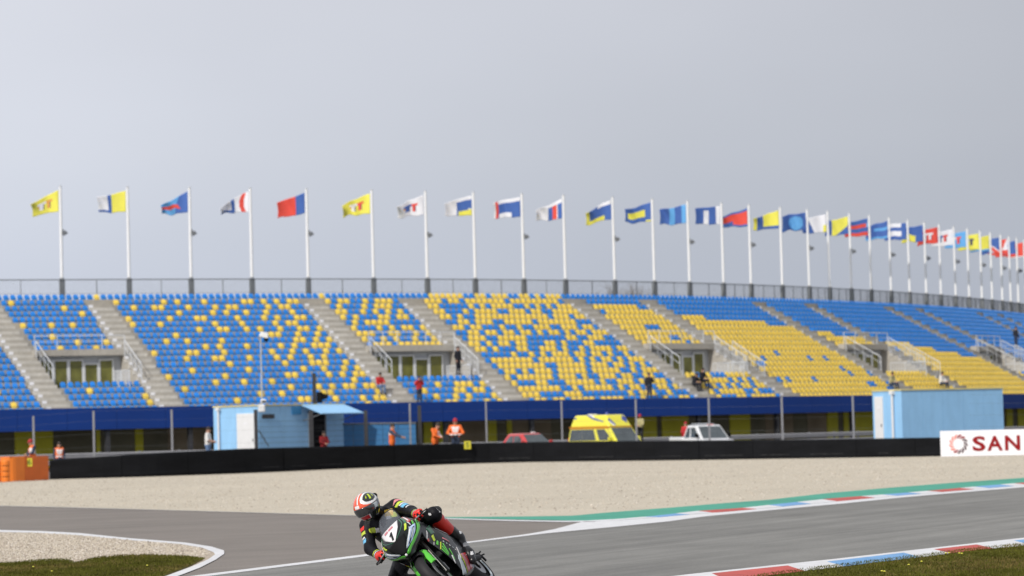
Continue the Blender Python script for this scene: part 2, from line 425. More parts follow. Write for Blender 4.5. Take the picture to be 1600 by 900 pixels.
ribbon('green_run_off', [(690, 807.7), (700, 807.8), (825, 806.8), (894, 805.8), (950, 800.6), (1044, 793.4), (1137, 785.6), (1200, 781), (1287, 771), (1381, 762.8), (1475, 755.3), (1600, 746.5), (1720, 737.5)],
       [(690, 808.3), (700, 809.4), (825, 812), (912, 813.6), (966, 810.9), (1019, 806.8), (1091, 798.6), (1156, 794.4), (1209, 788.6), (1294, 779.6), (1381, 773), (1459, 766.5), (1516, 761.3), (1600, 754.2), (1720, 744.5)], 0.010, 'green_paint', n=160, kind='structure')

# far kerb: one block after the other along the outside of the track
def kerb(name, top, bot, cuts, z, skew, h):
    top = ext(top, 2200); bot = ext(bot, 2260)
    root = thing(name, None, None, tuple(at_z(cuts[1][0], polyline(top, cuts[1][0]), 0)))
    root['kind'] = 'structure'
    for (x0, m), (x1, _) in zip(cuts[:-1], cuts[1:]):
        mb = MB(); k = 8
        for s in range(k):
            xa, xb = x0 + (x1 - x0) * s / k, x0 + (x1 - x0) * (s + 1) / k
            q = [(xa, polyline(top, xa)), (xb, polyline(top, xb)), (xb + skew, polyline(bot, xb + skew)), (xa + skew, polyline(bot, xa + skew))]
            P = [at_z(x, y, z) for x, y in q]
            vs = [tuple(p) for p in P] + [(p[0], p[1], z - h) for p in P]
            mb.add(vs, [(3, 2, 1, 0), (0, 1, 5, 4), (2, 3, 7, 6)] + ([(3, 0, 4, 7)] if s == 0 else []) + ([(1, 2, 6, 5)] if s == k - 1 else []))
        mb.build('kerb_block', m, root, world=True, weld=True)
    return root
kt = [(900, 814.6), (912, 813.4), (966, 810.6), (1019, 806.3), (1091, 798), (1156, 793.8), (1209, 788), (1294, 779), (1381, 772.4), (1459, 766), (1516, 760.8), (1600, 753.7), (1720, 744)]
kb = [(900, 815.2), (912, 815), (966, 812.6), (1044, 806.5), (1100, 801.5), (1137, 799), (1200, 793.4), (1287, 784.9), (1381, 776.1), (1475, 768.1), (1600, 757.8), (1720, 747.6)]
kerb('kerb', kt, kb, [(905, 'white_paint'), (1005, 'blue_paint'), (1055, 'white_paint'), (1090, 'red_paint'), (1160, 'white_paint'), (1200, 'blue_paint'), (1245, 'white_paint'), (1285, 'red_paint'), (1345, 'white_paint'), (1378, 'blue_paint'), (1418, 'white_paint'), (1448, 'red_paint'), (1500, 'white_paint'), (1522, 'blue_paint'), (1562, 'white_paint'), (1584, 'red_paint'), (1630, 'white_paint'), (1655, 'blue_paint'), (1695, 'white_paint'), (1720, 'red_paint'), (1765, 'white_paint'), (1790, 'blue_paint'), (1830, 'white_paint'), (1855, 'red_paint'), (1900, 'white_paint'), (2150, 'white_paint')], 0.018, 22, 0.02)
# near kerb, inside of the bend
nl_t = [(1010, 904.5), (1100, 894.5), (1200, 883.9), (1300, 873.6), (1412, 860.9), (1500, 851), (1600, 840), (1720, 827)]
nl_b = [(1010, 906.5), (1100, 896.8), (1200, 886.6), (1300, 876.4), (1412, 863.4), (1500, 853.4), (1600, 842.8), (1720, 830)]
ribbon('inner_edge_line', nl_t, nl_b, 0.014, 'white_paint', kind='structure')
nk_b = [(1010, 926), (1175, 902), (1300, 886.5), (1380, 877), (1460, 867.5), (1516, 860), (1600, 852), (1720, 840)]
kerb('kerb', nl_b, nk_b, [(1010, 'white_paint'), (1112, 'red_paint'), (1231, 'white_paint'), (1292, 'blue_paint'), (1412, 'white_paint'), (1459, 'red_paint'), (1526, 'white_paint'), (1584, 'blue_paint'), (1668, 'white_paint'), (1720, 'red_paint'), (1800, 'white_paint'), (1855, 'blue_paint'), (1935, 'white_paint'), (1985, 'red_paint'), (2060, 'white_paint'), (2180, 'white_paint')], 0.022, 26, 0.02)

# inside grass at the right, gravel island and grass at the left
gpoly('infield_ground', [(1090, 915), (1175, 901), (1300, 885.5), (1380, 876), (1460, 866.5), (1516, 859), (1600, 851), (1760, 834), (2180, 789.5), (2900, 900), (1500, 1250), (900, 1010)], 0.016, 'soil')
isl_in = [(-600, 823.5), (-200, 829), (0, 831.3), (62, 832.6), (125, 836.6), (200, 843.6), (281, 850), (316, 855.6), (334, 863), (336, 866.2), (325, 874), (300, 885), (259, 900), (220, 915)]
isl_out = [(-600, 821.5), (-200, 826.5), (0, 828), (62, 829.6), (125, 832.8), (200, 840.6), (290, 847.6), (331, 854), (350, 860), (350.5, 865), (337, 874.4), (312, 887), (278, 900), (238, 915)]
gpoly('island_gravel', isl_in + [(-400, 960), (-600, 930)], 0.012, 'gravel_near')
mb = MB()
pi_ = [at_z(x, y, 0.014) for x, y in isl_in]; po_ = [at_z(x, y, 0.014) for x, y in isl_out]
mb.add([tuple(p) for p in pi_] + [tuple(p) for p in po_], [(k, k + 1, len(pi_) + k + 1, len(pi_) + k) for k in range(len(pi_) - 1)])
tag(mb.build('island_edge_line', 'white_paint'), kind='structure')
GR_L = [(-420, 890), (-160, 884), (0, 881.5), (28, 880), (60, 876.5), (105, 875.2), (112, 880), (122, 880), (150, 872.8), (185, 869.8), (230, 868.6), (290, 870.4), (318, 874), (296, 885), (256, 900), (190, 925), (-420, 945)]
gpoly('island_ground', GR_L, 0.018, 'soil')

def inside(poly, x, y):
    c = False; j = len(poly) - 1
    for i in range(len(poly)):
        if (poly[i][1] > y) != (poly[j][1] > y) and x < (poly[j][0] - poly[i][0]) * (y - poly[i][1]) / (poly[j][1] - poly[i][1]) + poly[i][0]:
            c = not c
        j = i
    return c
def grass(name, poly, n, hmax, seed):
    g = random.Random(seed)
    W_ = [tuple(at_z(x, y, 0)[:2]) for x, y in poly]
    x0, x1 = min(p[0] for p in W_), max(p[0] for p in W_); y0, y1 = min(p[1] for p in W_), max(p[1] for p in W_)
    mb = MB(); k = 0
    tuft = []
    while k < n:
        x, y = g.uniform(x0, x1), g.uniform(y0, y1)
        if not inside(W_, x, y): continue
        k += 1
        dry = (math.sin(x * 1.7 + 2 * math.sin(y * .9)) + math.sin(y * 1.3 + x * .6)) * 0.25 + g.random()
        mi = 1 if dry > 0.93 else 0
        for b in range(3):
            a = g.uniform(0, 6.28); h = g.uniform(.35, 1) ** 1.3 * hmax * (1.25 if mi else 1.0); w = g.uniform(.004, .008)
            lx, ly = g.gauss(0, .5) * h, g.gauss(0, .5) * h
            cx, cy = x + g.gauss(0, .025), y + g.gauss(0, .025)
            dx, dy = math.cos(a) * w, math.sin(a) * w
            mb.add([(cx - dx, cy - dy, 0.012), (cx + dx, cy + dy, 0.012), (cx + lx, cy + ly, 0.015 + h)], [(0, 1, 2)], mi)
    o = mb.build(name, ['blade', 'blade_dry'])
    tag(o, None, None, None, 'stuff')
    return o
gl = grass('grass', GR_L, 34000, 0.032, 4)
gl['label'] = 'short dry grass on the gravel island inside the white line'; gl['category'] = 'grass'
GR_R = [(1150, 907), (1210, 897.5), (1300, 885.8), (1380, 876.3), (1460, 866.8), (1516, 859.3), (1600, 851.4), (1680, 843), (1860, 824), (1960, 900), (1800, 965), (1060, 965)]
gr = grass('grass', GR_R, 34000, 0.032, 5)
gr['label'] = 'short grass beside the red, white and blue kerb at lower right'; gr['category'] = 'grass'
# dandelions
DAN = [(52, 886, 'leftmost of the three yellow dandelions in the grass at lower left', None), (81, 893, 'middle of the three yellow dandelions in the grass at lower left', None), (230, 884, 'rightmost of the three yellow dandelions in the grass at lower left', None),
       (1378, 893, 'yellow dandelion of the leftmost close pair in the grass at lower right', 'leftmost dandelion pair'), (1382, 893.5, 'yellow dandelion of the leftmost close pair in the grass at lower right', 'leftmost dandelion pair'),
       (1420, 883, 'single yellow dandelion beside the leftmost dandelion pair at lower right', None), (1440, 878, 'single yellow dandelion between the lone one and the kerb side group', None),
       (1478, 865, 'yellow dandelion of the left pair close under the near kerb', 'left dandelion pair by the kerb'), (1483, 864.5, 'yellow dandelion of the left pair close under the near kerb', 'left dandelion pair by the kerb'),
       (1499, 865, 'yellow dandelion of the right pair close under the near kerb', 'right dandelion pair by the kerb'), (1503, 865.5, 'yellow dandelion of the right pair close under the near kerb', 'right dandelion pair by the kerb')]
for (x, y, dl, dg) in DAN:
    mb = MB(); p = at_z(x, y, 0.05)
    mb.tube([(0, 0, -0.045), (0, 0, 0.004)], 0.004, 5, 0)
    mb.lathe([(0.0, 0.014), (0.010, 0.012), (0.015, 0.006), (0.010, 0.0), (0.0, -0.002)], 8, 1)
    d = mb.build('dandelion', ['blade', 'amb_yellow'], smooth=True)
    d.location = p
    tag(d, dl, 'flower', dg)
# loose stones lying on the gravel
def stones(name, poly, n, r0, r1, seed, label):
    g = random.Random(seed)
    W_ = [tuple(at_z(x, y, 0)[:2]) for x, y in poly]
    x0, x1 = min(p[0] for p in W_), max(p[0] for p in W_); y0, y1 = min(p[1] for p in W_), max(p[1] for p in W_)
    mb = MB(); k = 0
    while k < n:
        x, y = g.uniform(x0, x1), g.uniform(y0, y1)
        if not inside(W_, x, y): continue
        k += 1
        r = g.uniform(r0, r1); a = g.uniform(0, 6.28); q = g.uniform(.6, 1.3)
        vs = [(x + math.cos(a + i * 1.57) * r * (q if i % 2 else 1), y + math.sin(a + i * 1.57) * r * (q if i % 2 else 1), 0.008) for i in range(4)] + [(x, y, 0.01 + r * .8)]
        mb.add(vs, [(0, 1, 4), (1, 2, 4), (2, 3, 4), (3, 0, 4)], 0 if g.random() < .6 else (1 if g.random() < .45 else 2))
    o = mb.build(name, ['stone', 'stone_dark', 'stone_light']); tag(o, label, 'stones', None, 'stuff')
MT['stone_dark'] = mat('pebble_dark', (0.30, 0.255, 0.21), 0.9, 0.3, 9)
MT['stone_light'] = mat('pebble_light', (0.55, 0.50, 0.44), 0.9, 0.2, 9)
stones('loose_stones', [(-60, 832.5), (62, 834), (125, 838), (200, 845), (281, 852), (316, 858), (330, 865), (318, 872), (230, 868), (110, 877), (0, 882), (-60, 884)], 9000, 0.012, 0.030, 8, 'pebbles of the small gravel island inside the white line')
stones('loose_stones', [(-120, 752), (100, 750), (400, 741), (800, 724.5), (1200, 719), (1700, 712), (1700, 735), (1475, 752), (1200, 778), (950, 798), (800, 805), (530, 803), (250, 795), (-120, 786)], 14000, 0.015, 0.036, 9, 'pebbles across the wide gravel trap before the barrier')

# ================================================================== grandstand geometry
CX = [1.08441296e-04, 9.42867119e-03, 6.83266656e-01, 2.04111738e+02]
DX = np.polyder(np.array(CX))
def plan(X, d):
    y = np.polyval(CX, X); s = np.polyval(DX, X); q = math.hypot(1, s)
    k = max(0.0, (8 - X) / 36) * 1.25 * d / 15.5
    return X + s / q * d + k / q, y - d / q + k * s / q
def G(X, d, z):
    x, y = plan(X, d); return (x, y, z)
def gfac(X, d):
    a, b = plan(X - .05, d), plan(X + .05, d)
    return math.hypot(a[0] - b[0], a[1] - b[1]) / 0.1
def invX(px, d, z):
    a, b = -60.0, 70.0
    for _ in range(50):
        m = (a + b) / 2
        if proj(G(m, d, z))[0] < px: a = m
        else: b = m
    return a
NR = 20; PITCHR = 0.765; D0 = 1.25
def dr(r): return D0 + PITCHR * r
def zt(r): return 11.0 - 0.521 * (dr(r) - 1.5) - 0.10
HT = PITCHR / 2
AX = [-34.8, -28.0, -14.4, -8.0, 3.3, 8.75, 17.35, 21.7, 29.05, 32.2, 39.1, 41.8, 49.0, 52.0]
XL, XR = -44.0, 58.0
HW = 0.84
def aisle_edges(a, d):
    g_ = gfac(a, d); return a - HW / g_, a + HW / g_
VOM = [(AX[i], AX[i + 1]) for i in range(0, 12, 2)]
VR0, VR1 = 10, 14
def vom_edges(a, b):
    d = dr(12); return a + (HW - .15) / gfac(a, d), b - (HW - .15) / gfac(b, d)
VE = [vom_edges(a, b) for a, b in VOM]
base = G(-5, 8, 0)
stand = thing('grandstand', 'long curved grandstand of blue and yellow seats with grey stairways', 'grandstand', base)
xs = list(np.arange(XL, XR + .01, 0.7))
for e in VE: xs += list(e)
xs = sorted(xs)
def in_hole(x): return any(e[0] < x < e[1] for e in VE)
mb = MB()
for i in range(len(xs) - 1):
    xa, xb = xs[i], xs[i + 1]
    if xb - xa < 1e-6: continue
    hole = in_hole((xa + xb) / 2)
    for r in range(NR):
        if hole and VR0 <= r <= VR1: continue
        d0, d1 = dr(r) - HT, dr(r) + HT
        if r == 0: d0 -= 0.5
        z = zt(r)
        mb.add([G(xa, d0, z), G(xb, d0, z), G(xb, d1, z), G(xa, d1, z)], [(3, 2, 1, 0)])
        zn = zt(r + 1) if r < NR - 1 else z - .5
        if not (hole and r == VR0 - 1):
            mb.add([G(xa, d1, z), G(xb, d1, z), G(xb, d1, zn), G(xa, d1, zn)], [(3, 2, 1, 0)])
    # back wall and under-slope
    mb.add([G(xa, dr(0) - HT - .5, zt(0)), G(xb, dr(0) - HT - .5, zt(0)), G(xb, dr(0) - HT - .5, 0), G(xa, dr(0) - HT - .5, 0)], [(0, 1, 2, 3)])
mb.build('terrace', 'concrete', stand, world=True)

# stairways: half steps down every aisle, with white row markers
for a in AX[:-1]:
    mb = MB()
    for r in range(1, NR):
        if r == NR - 1: continue
        d1 = dr(r) + HT
        e0, e1 = aisle_edges(a, dr(r))
        for k in (0,):
            z0 = zt(r + 1); z1 = z0 + (zt(r) - zt(r + 1)) * 0.5
            vs = []
            for z in (z0, z1):
                vs += [G(e0, d1, z), G(e1, d1, z), G(e1, d1 + .34, z), G(e0, d1 + .34, z)]
            mb.add(vs, [(7, 6, 5, 4), (2, 3, 7, 6), (1, 2, 6, 5), (3, 0, 4, 7)])
    st = mb.build('stairway', 'concrete_lit_step', stand, world=True)
    mb = MB()
    for r in range(1, NR):
        e0, e1 = aisle_edges(a, dr(r))
        x0 = e0 + .06 / gfac(a, dr(r)); x1 = x0 + .30 / gfac(a, dr(r))
        d1 = dr(r) + HT - .02; z = zt(r)
        vs = [G(x0, d1 - .24, z + .012), G(x1, d1 - .24, z + .012), G(x1, d1, z + .012), G(x0, d1, z + .012), G(x0, d1 + .03, z + .012), G(x1, d1 + .03, z + .012), G(x1, d1 + .03, z - .16), G(x0, d1 + .03, z - .16)]
        mb.add(vs, [(3, 2, 1, 0), (4, 5, 6, 7), (2, 3, 4, 5)])
    mb.build('row_marker', 'sign_white', st)['kind'] = 'stuff'
    bpy.data.objects[st.name].children[0].matrix_parent_inverse = Matrix.Identity(4)
    ch = st.children[0]
    for v in ch.data.vertices: v.co -= stand.location

# seats ------------------------------------------------------------
def seat_mesh(name, m):
    """low bucket seat bolted straight onto the step: rounded back, dished pan"""
    mb = MB()
    bo = [(-.11, .03), (.11, .03), (.160, .09), (.172, .19), (.135, .285), (.07, .32), (-.07, .32), (-.135, .285), (-.172, .19), (-.160, .09)]
    nb = len(bo)
    fr = [(x, -.13 - z * .20 + .9 * x * x, .05 + z) for x, z in bo]
    bk = [(x, y - .04, z) for x, y, z in fr]
    mb.add(fr + bk, [tuple(range(nb)), tuple(range(nb, 2 * nb))[::-1]] + [((k + 1) % nb, k, nb + k, nb + (k + 1) % nb) for k in range(nb)])
    pan = [(-.16, -.15), (.16, -.15), (.175, .10), (.13, .19), (-.13, .19), (-.175, .10)]
    n = len(pan)
    t = [(x, y, .155 - .02 * (y < 0)) for x, y in pan]; b_ = [(x * .8, y * .8, .0) for x, y in pan]
    mb.add(t + b_, [tuple(range(n)), tuple(range(n, 2 * n))[::-1]] + [((k + 1) % n, k, n + k, n + (k + 1) % n) for k in range(n)])
    return mb.build(name, [m])
SB = seat_mesh('seat', 'seat_blue'); SY = seat_mesh('seat', 'seat_yellow')
YEL = [(82,183),(548,180),(940,177),(1020,175),(1183,175),(1420,173),(1460,173),(360,213),(643,212),(785,210),(893,208),(933,210),(1092,208),(1257,207),(1335,205),(1375,205),(475,246),(1047,240),(1250,240),(1330,240),(1448,240),(760,275),(990,273),(1158,272),(1198,272),(1410,272),(310,314),(437,312),(938,307),(1272,303),(1402,303),(765,343),(125,350),(1180,338),(1270,335),(1308,337),(1437,337),(322,381),(1043,373),(475,413),(607,411),(983,407),(1107,405),(1300,403),(333,450),(1217,437),(1297,437),(1455,437),(183,486),(570,480),(916,475),(1088,472),(1168,472),(1328,470),(1078,508),(1243,505),(1283,505),(1443,502),(1355,540),(1138,575),(1470,570),(980,612),(1338,607),(1245,643),(1413,640),(1085,681),(520,690),(852,720),(78,772),(860,790),(1380,745)]
YEL = [(x / 3.75, 420 + y / 3.75) for x, y in YEL]
Y2 = [(37,175),(120,175),(195,173),(232,173),(75,205),(160,207),(200,207),(68,237),(200,237),(33,270),(113,270),(240,268),(283,268),(110,302),(190,300),(233,300),(17,335),(145,335),(265,335),(305,333),(355,333),(95,367),(137,367),(260,367),(365,365),(225,400),(262,400),(335,398),(410,398),(445,398),(147,432),(223,433),(340,432),(378,432),(415,432),(105,467),(222,467),(300,463),(415,465),(490,463),(528,463),(103,500),(220,500),(335,498),(412,498),(567,496),(178,533),(340,530),(378,530),(415,530),(530,530),(295,567),(412,565),(530,563),(608,562),(648,562),(170,600),(210,600),(413,600),(493,597),(570,597),(655,597),(80,637),(570,630),(735,630),(200,670),(370,668),(447,667),(530,665),(690,662),(770,660),(150,705),(445,700),(570,697),(650,697),(685,735),(15,710),(310,740),(390,730),(480,738),(640,735),(720,700),(770,695),(780,730),(855,735),(260,770),(640,770),(900,765),
 (375,175),(405,177),(370,208),(510,173),(545,173),(640,172),(715,172),(750,173),(788,173),(480,205),(615,205),(690,207),(750,205),(790,205),(490,237),(525,237),(628,235),(715,237),(755,237),(835,237),(455,270),(492,270),(597,268),(735,268),(770,268),(840,267),(878,267),(565,300),(635,298),(700,300),(745,300),(778,298),(570,333),(715,330),(785,330),(850,330),(915,328),(960,328),(575,367),(650,363),(685,363),(785,363),(820,365),(925,362),(1030,360),(615,400),(755,398),(835,397),(930,395),(1040,395),(735,430),(770,430),(865,430),(940,428),(1000,430),(1045,430),(700,463),(845,463),(910,460),(945,462),(1050,462),(1125,460),
 (945,660),(1058,655),(1160,655),(1230,655),(1268,657),(1335,655),(990,693),(1165,690),(1205,690),(1273,688),(1340,690),(1415,687),(1072,727),(1178,722),(1248,722),(1385,720),(1455,718),(1110,760),(1150,760),(1255,755),(1355,755),(1465,752)]
YEL += [(400 + x / 3.75, 420 + y / 3.75) for x, y in Y2]
BND = [(880, 476), (985, 477), (1000, 480), (1057, 488), (1112, 497), (1188, 499), (1200, 507), (1240, 507), (1275, 515), (1305, 522), (1350, 526), (1375, 531), (1408, 535), (1450, 543), (1493, 552), (1533, 558), (1575, 570), (1600, 585), (1800, 640)]
NSE = np.random.RandomState(5)
seats = []                      # [X, r, px, py, yellow, z-depth]
segs = []
eds = [XL] + AX + [XR]
for r in range(NR):
    d = dr(r)
    if r == 0: spans = [(XL, XR)]
    else:
        spans = []
        prev = XL
        for a in AX:
            e0, e1 = aisle_edges(a, d); spans.append((prev, e0)); prev = e1
        spans.append((prev, XR))
    for (a, b) in spans:
        if VR0 <= r <= VR1 and in_hole((a + b) / 2): continue
        L_ = 0; x = a; pts = []
        stp = 0.02
        q = np.arange(a, b, 0.05)
        gl_ = np.array([gfac(v, d) for v in q]) * 0.05
        cs = np.concatenate([[0], np.cumsum(gl_)])
        n = int((cs[-1] - .04) / 0.462)
        if n < 1: continue
        off = (cs[-1] - n * 0.462) / 2
        for k in range(n):
            t = off + 0.462 * (k + .5)
            X = np.interp(t, cs, np.append(q, b)); seats.append([X, r])
pr = np.array([proj(G(X, dr(r) - .15, zt(r) + .27)) for X, r in seats])
yel = np.zeros(len(seats), bool)
for (x, y) in YEL:
    dd = ((pr[:, 0] - x) / 1.0) ** 2 + ((pr[:, 1] - y) * 1.2) ** 2
    dd[yel] += 25
    k = int(dd.argmin())
    if dd[k] < 150: yel[k] = True
NG = NSE.rand(60, 24)
for k, (X, r) in enumerate(seats):
    x, y = pr[k]
    if x < 0 and NSE.rand() < .08: yel[k] = True
    v = NSE.rand() * .80 + .20 * NG[int((X + 50) / 1.45) % 60, (r // 2) % 24]
    inA23 = AX[3] < X
    if inA23 and x > 640:
        if x > 880 and y < polyline(BND, x) - 1.0:
            yel[k] = False; continue
        if AX[3] < X < AX[4]:
            f_ = (x - 650) / (1080 - 650)
            p = .50 + .12 * math.sin(f_ * 3.1) - (.07 if r > 15 else 0)
        elif AX[4] < X < AX[5]:
            p = .84 if r < 11 else .60
        elif AX[5] < X < AX[6]:
            p = .965 if r < 12 else .84
        else: p = .985
        yel[k] = v < p
    # plain yellow and plain blue blocks at the far end
scale = np.array([1.0 / plan(X, dr(r))[1] for X, r in seats])
infr = (pr[:, 0] > -3) & (pr[:, 0] < 1603)
order = np.argsort(-(scale + infr * 1.0))
chosen = set(order[:300].tolist())
rest = MB()
sv = [tuple(v.co) for v in SB.data.vertices]; sf = [tuple(p.vertices) for p in SB.data.polygons]; sm = [p.material_index for p in SB.data.polygons]
def seat_frame(X, r):
    d = dr(r); a = plan(X - .02, d); b = plan(X + .02, d)
    t = Vector((b[0] - a[0], b[1] - a[1], 0)).normalized()
    n = Vector((t.y, -t.x, 0))
    return Vector(G(X, d - .02, zt(r) + .004)), t, n
first = {}
jit = random.Random(3)
for k, (X, r) in enumerate(seats):
    p, t, n = seat_frame(X, r)
    src = SY if yel[k] else SB
    if k in chosen:
        o = src.copy() if src in first.values() else src
        if o is not src: COL.objects.link(o)
        first[len(first)] = src
        o.parent = stand
        mt = Matrix.Identity(4)
        xax = -t; zax = Vector((0, 0, 1)); yax = n
        for i in range(3):
            mt[i][0] = xax[i]; mt[i][1] = yax[i]; mt[i][2] = zax[i]; mt[i][3] = (p - stand.location)[i]
        o.matrix_basis = mt
    else:
        vs = [p - t * v[0] + n * v[1] + Vector((0, 0, v[2])) for v in sv]
        rest.add(vs, sf, (1 if yel[k] else 0))
ro = rest.build('seat_rows', ['seat_blue', 'seat_yellow'], stand, world=True)
ro['kind'] = 'stuff'
for s_ in (SB, SY):
    if s_.parent is None: bpy.data.objects.remove(s_)

# front fascia, soffit, undercroft ----------------------------------
DF = dr(NR - 1) + HT + .12
def ftop(X): return 3.76 - 0.0036 * (X + 33)
FB = 2.45
fx = [XL]
while fx[-1] < XR:
    fx.append(fx[-1] + 3.0 / gfac(fx[-1], DF))
for i in range(len(fx) - 1):
    a, b = fx[i], fx[i + 1] - .018 / gfac(fx[i], DF)
    mb = MB(); m_ = (a + b) / 2
    for (u, v) in ((a, m_), (m_, b)):
        vs = []
        for dd in (DF, DF + .08):
            vs += [G(u, dd, FB), G(v, dd, FB), G(v, dd, ftop(v)), G(u, dd, ftop(u))]
        mb.add(vs, [(4, 5, 6, 7), (3, 2, 1, 0), (3, 7, 6, 2), (0, 1, 5, 4), (0, 4, 7, 3), (1, 2, 6, 5)])
    mb.build('fascia_panel', 'fascia', stand, world=True, weld=True)
mb = MB()
for i in range(len(xs) - 1):
    a, b = xs[i], xs[i + 1]
    if b - a < 1e-6: continue
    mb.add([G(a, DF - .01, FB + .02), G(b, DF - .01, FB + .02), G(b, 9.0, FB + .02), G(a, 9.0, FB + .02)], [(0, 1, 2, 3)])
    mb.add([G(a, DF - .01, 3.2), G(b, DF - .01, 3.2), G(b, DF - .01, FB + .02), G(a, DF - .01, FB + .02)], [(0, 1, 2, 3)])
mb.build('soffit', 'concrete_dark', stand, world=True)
WD = 12.2
wl = [(-120, 'dark_wall'), (23, 'yellow_wall'), (83, 'dark_wall'), (150, 'yellow_wall'), (157, 'dark_wall'), (211, 'yellow_wall'), (224, 'dark_wall'), (262, 'brown_wall'), (330, 'dark_wall'), (640, 'dark_wall'), (662, 'yellow_wall'), (676, 'dark_wall'), (686, 'yellow_wall'), (700, 'brown_wall'), (762, 'yellow_wall'), (776, 'dark_wall'), (792, 'yellow_wall'), (800, 'brown_wall'), (862, 'dark_wall'), (968, 'yellow_wall'), (1026, 'dark_wall'), (1034, 'yellow_wall'), (1076, 'dark_wall'), (1140, 'yellow_wall'), (1172, 'dark_wall'), (1196, 'brown_wall'), (1240, 'dark_wall'), (1262, 'brown_wall'), (1292, 'yellow_wall'), (1309, 'dark_wall'), (1318, 'yellow_wall'), (1366, 'dark_wall'), (1572, 'yellow_wall'), (1582, 'dark_wall'), (1590, 'yellow_wall'), (1640, 'dark_wall'), (1760, 'dark_wall')]
for (p0, m_), (p1, _) in zip(wl[:-1], wl[1:]):
    a, b = invX(p0, WD, 1.6), invX(p1, WD, 1.6) - .02
    mb = MB(); k = max(1, int((b - a) / 2) + 1)
    for j in range(k):
        u, v = a + (b - a) * j / k, a + (b - a) * (j + 1) / k
        dd = WD + (.06 if m_ == 'yellow_wall' else 0)
        vs = []
        for q in (dd - .1, dd):
            vs += [G(u, q, 0.2), G(v, q, 0.2), G(v, q, FB + .01), G(u, q, FB + .01)]
        mb.add(vs, [(4, 5, 6, 7), (0, 4, 7, 3), (1, 2, 6, 5)])
    mb.build('wall_panel', m_, stand, world=True)
for X in np.arange(-42, 57, 6.2 / 1.25):
    if 20 < proj(G(X, DF - .3, 1.6))[0] < 90: continue
    mb = MB(); g_ = gfac(X, DF)
    a, b = X - .13 / g_, X + .13 / g_
    vs = []
    for q in (DF - .5, DF - .18):
        vs += [G(a, q, 0.2), G(b, q, 0.2), G(b, q, FB + .02), G(a, q, FB + .02)]
    mb.add(vs, [(4, 5, 6, 7), (3, 2, 1, 0), (0, 4, 7, 3), (1, 2, 6, 5)])
    mb.build('column', 'dark_post', stand, world=True)

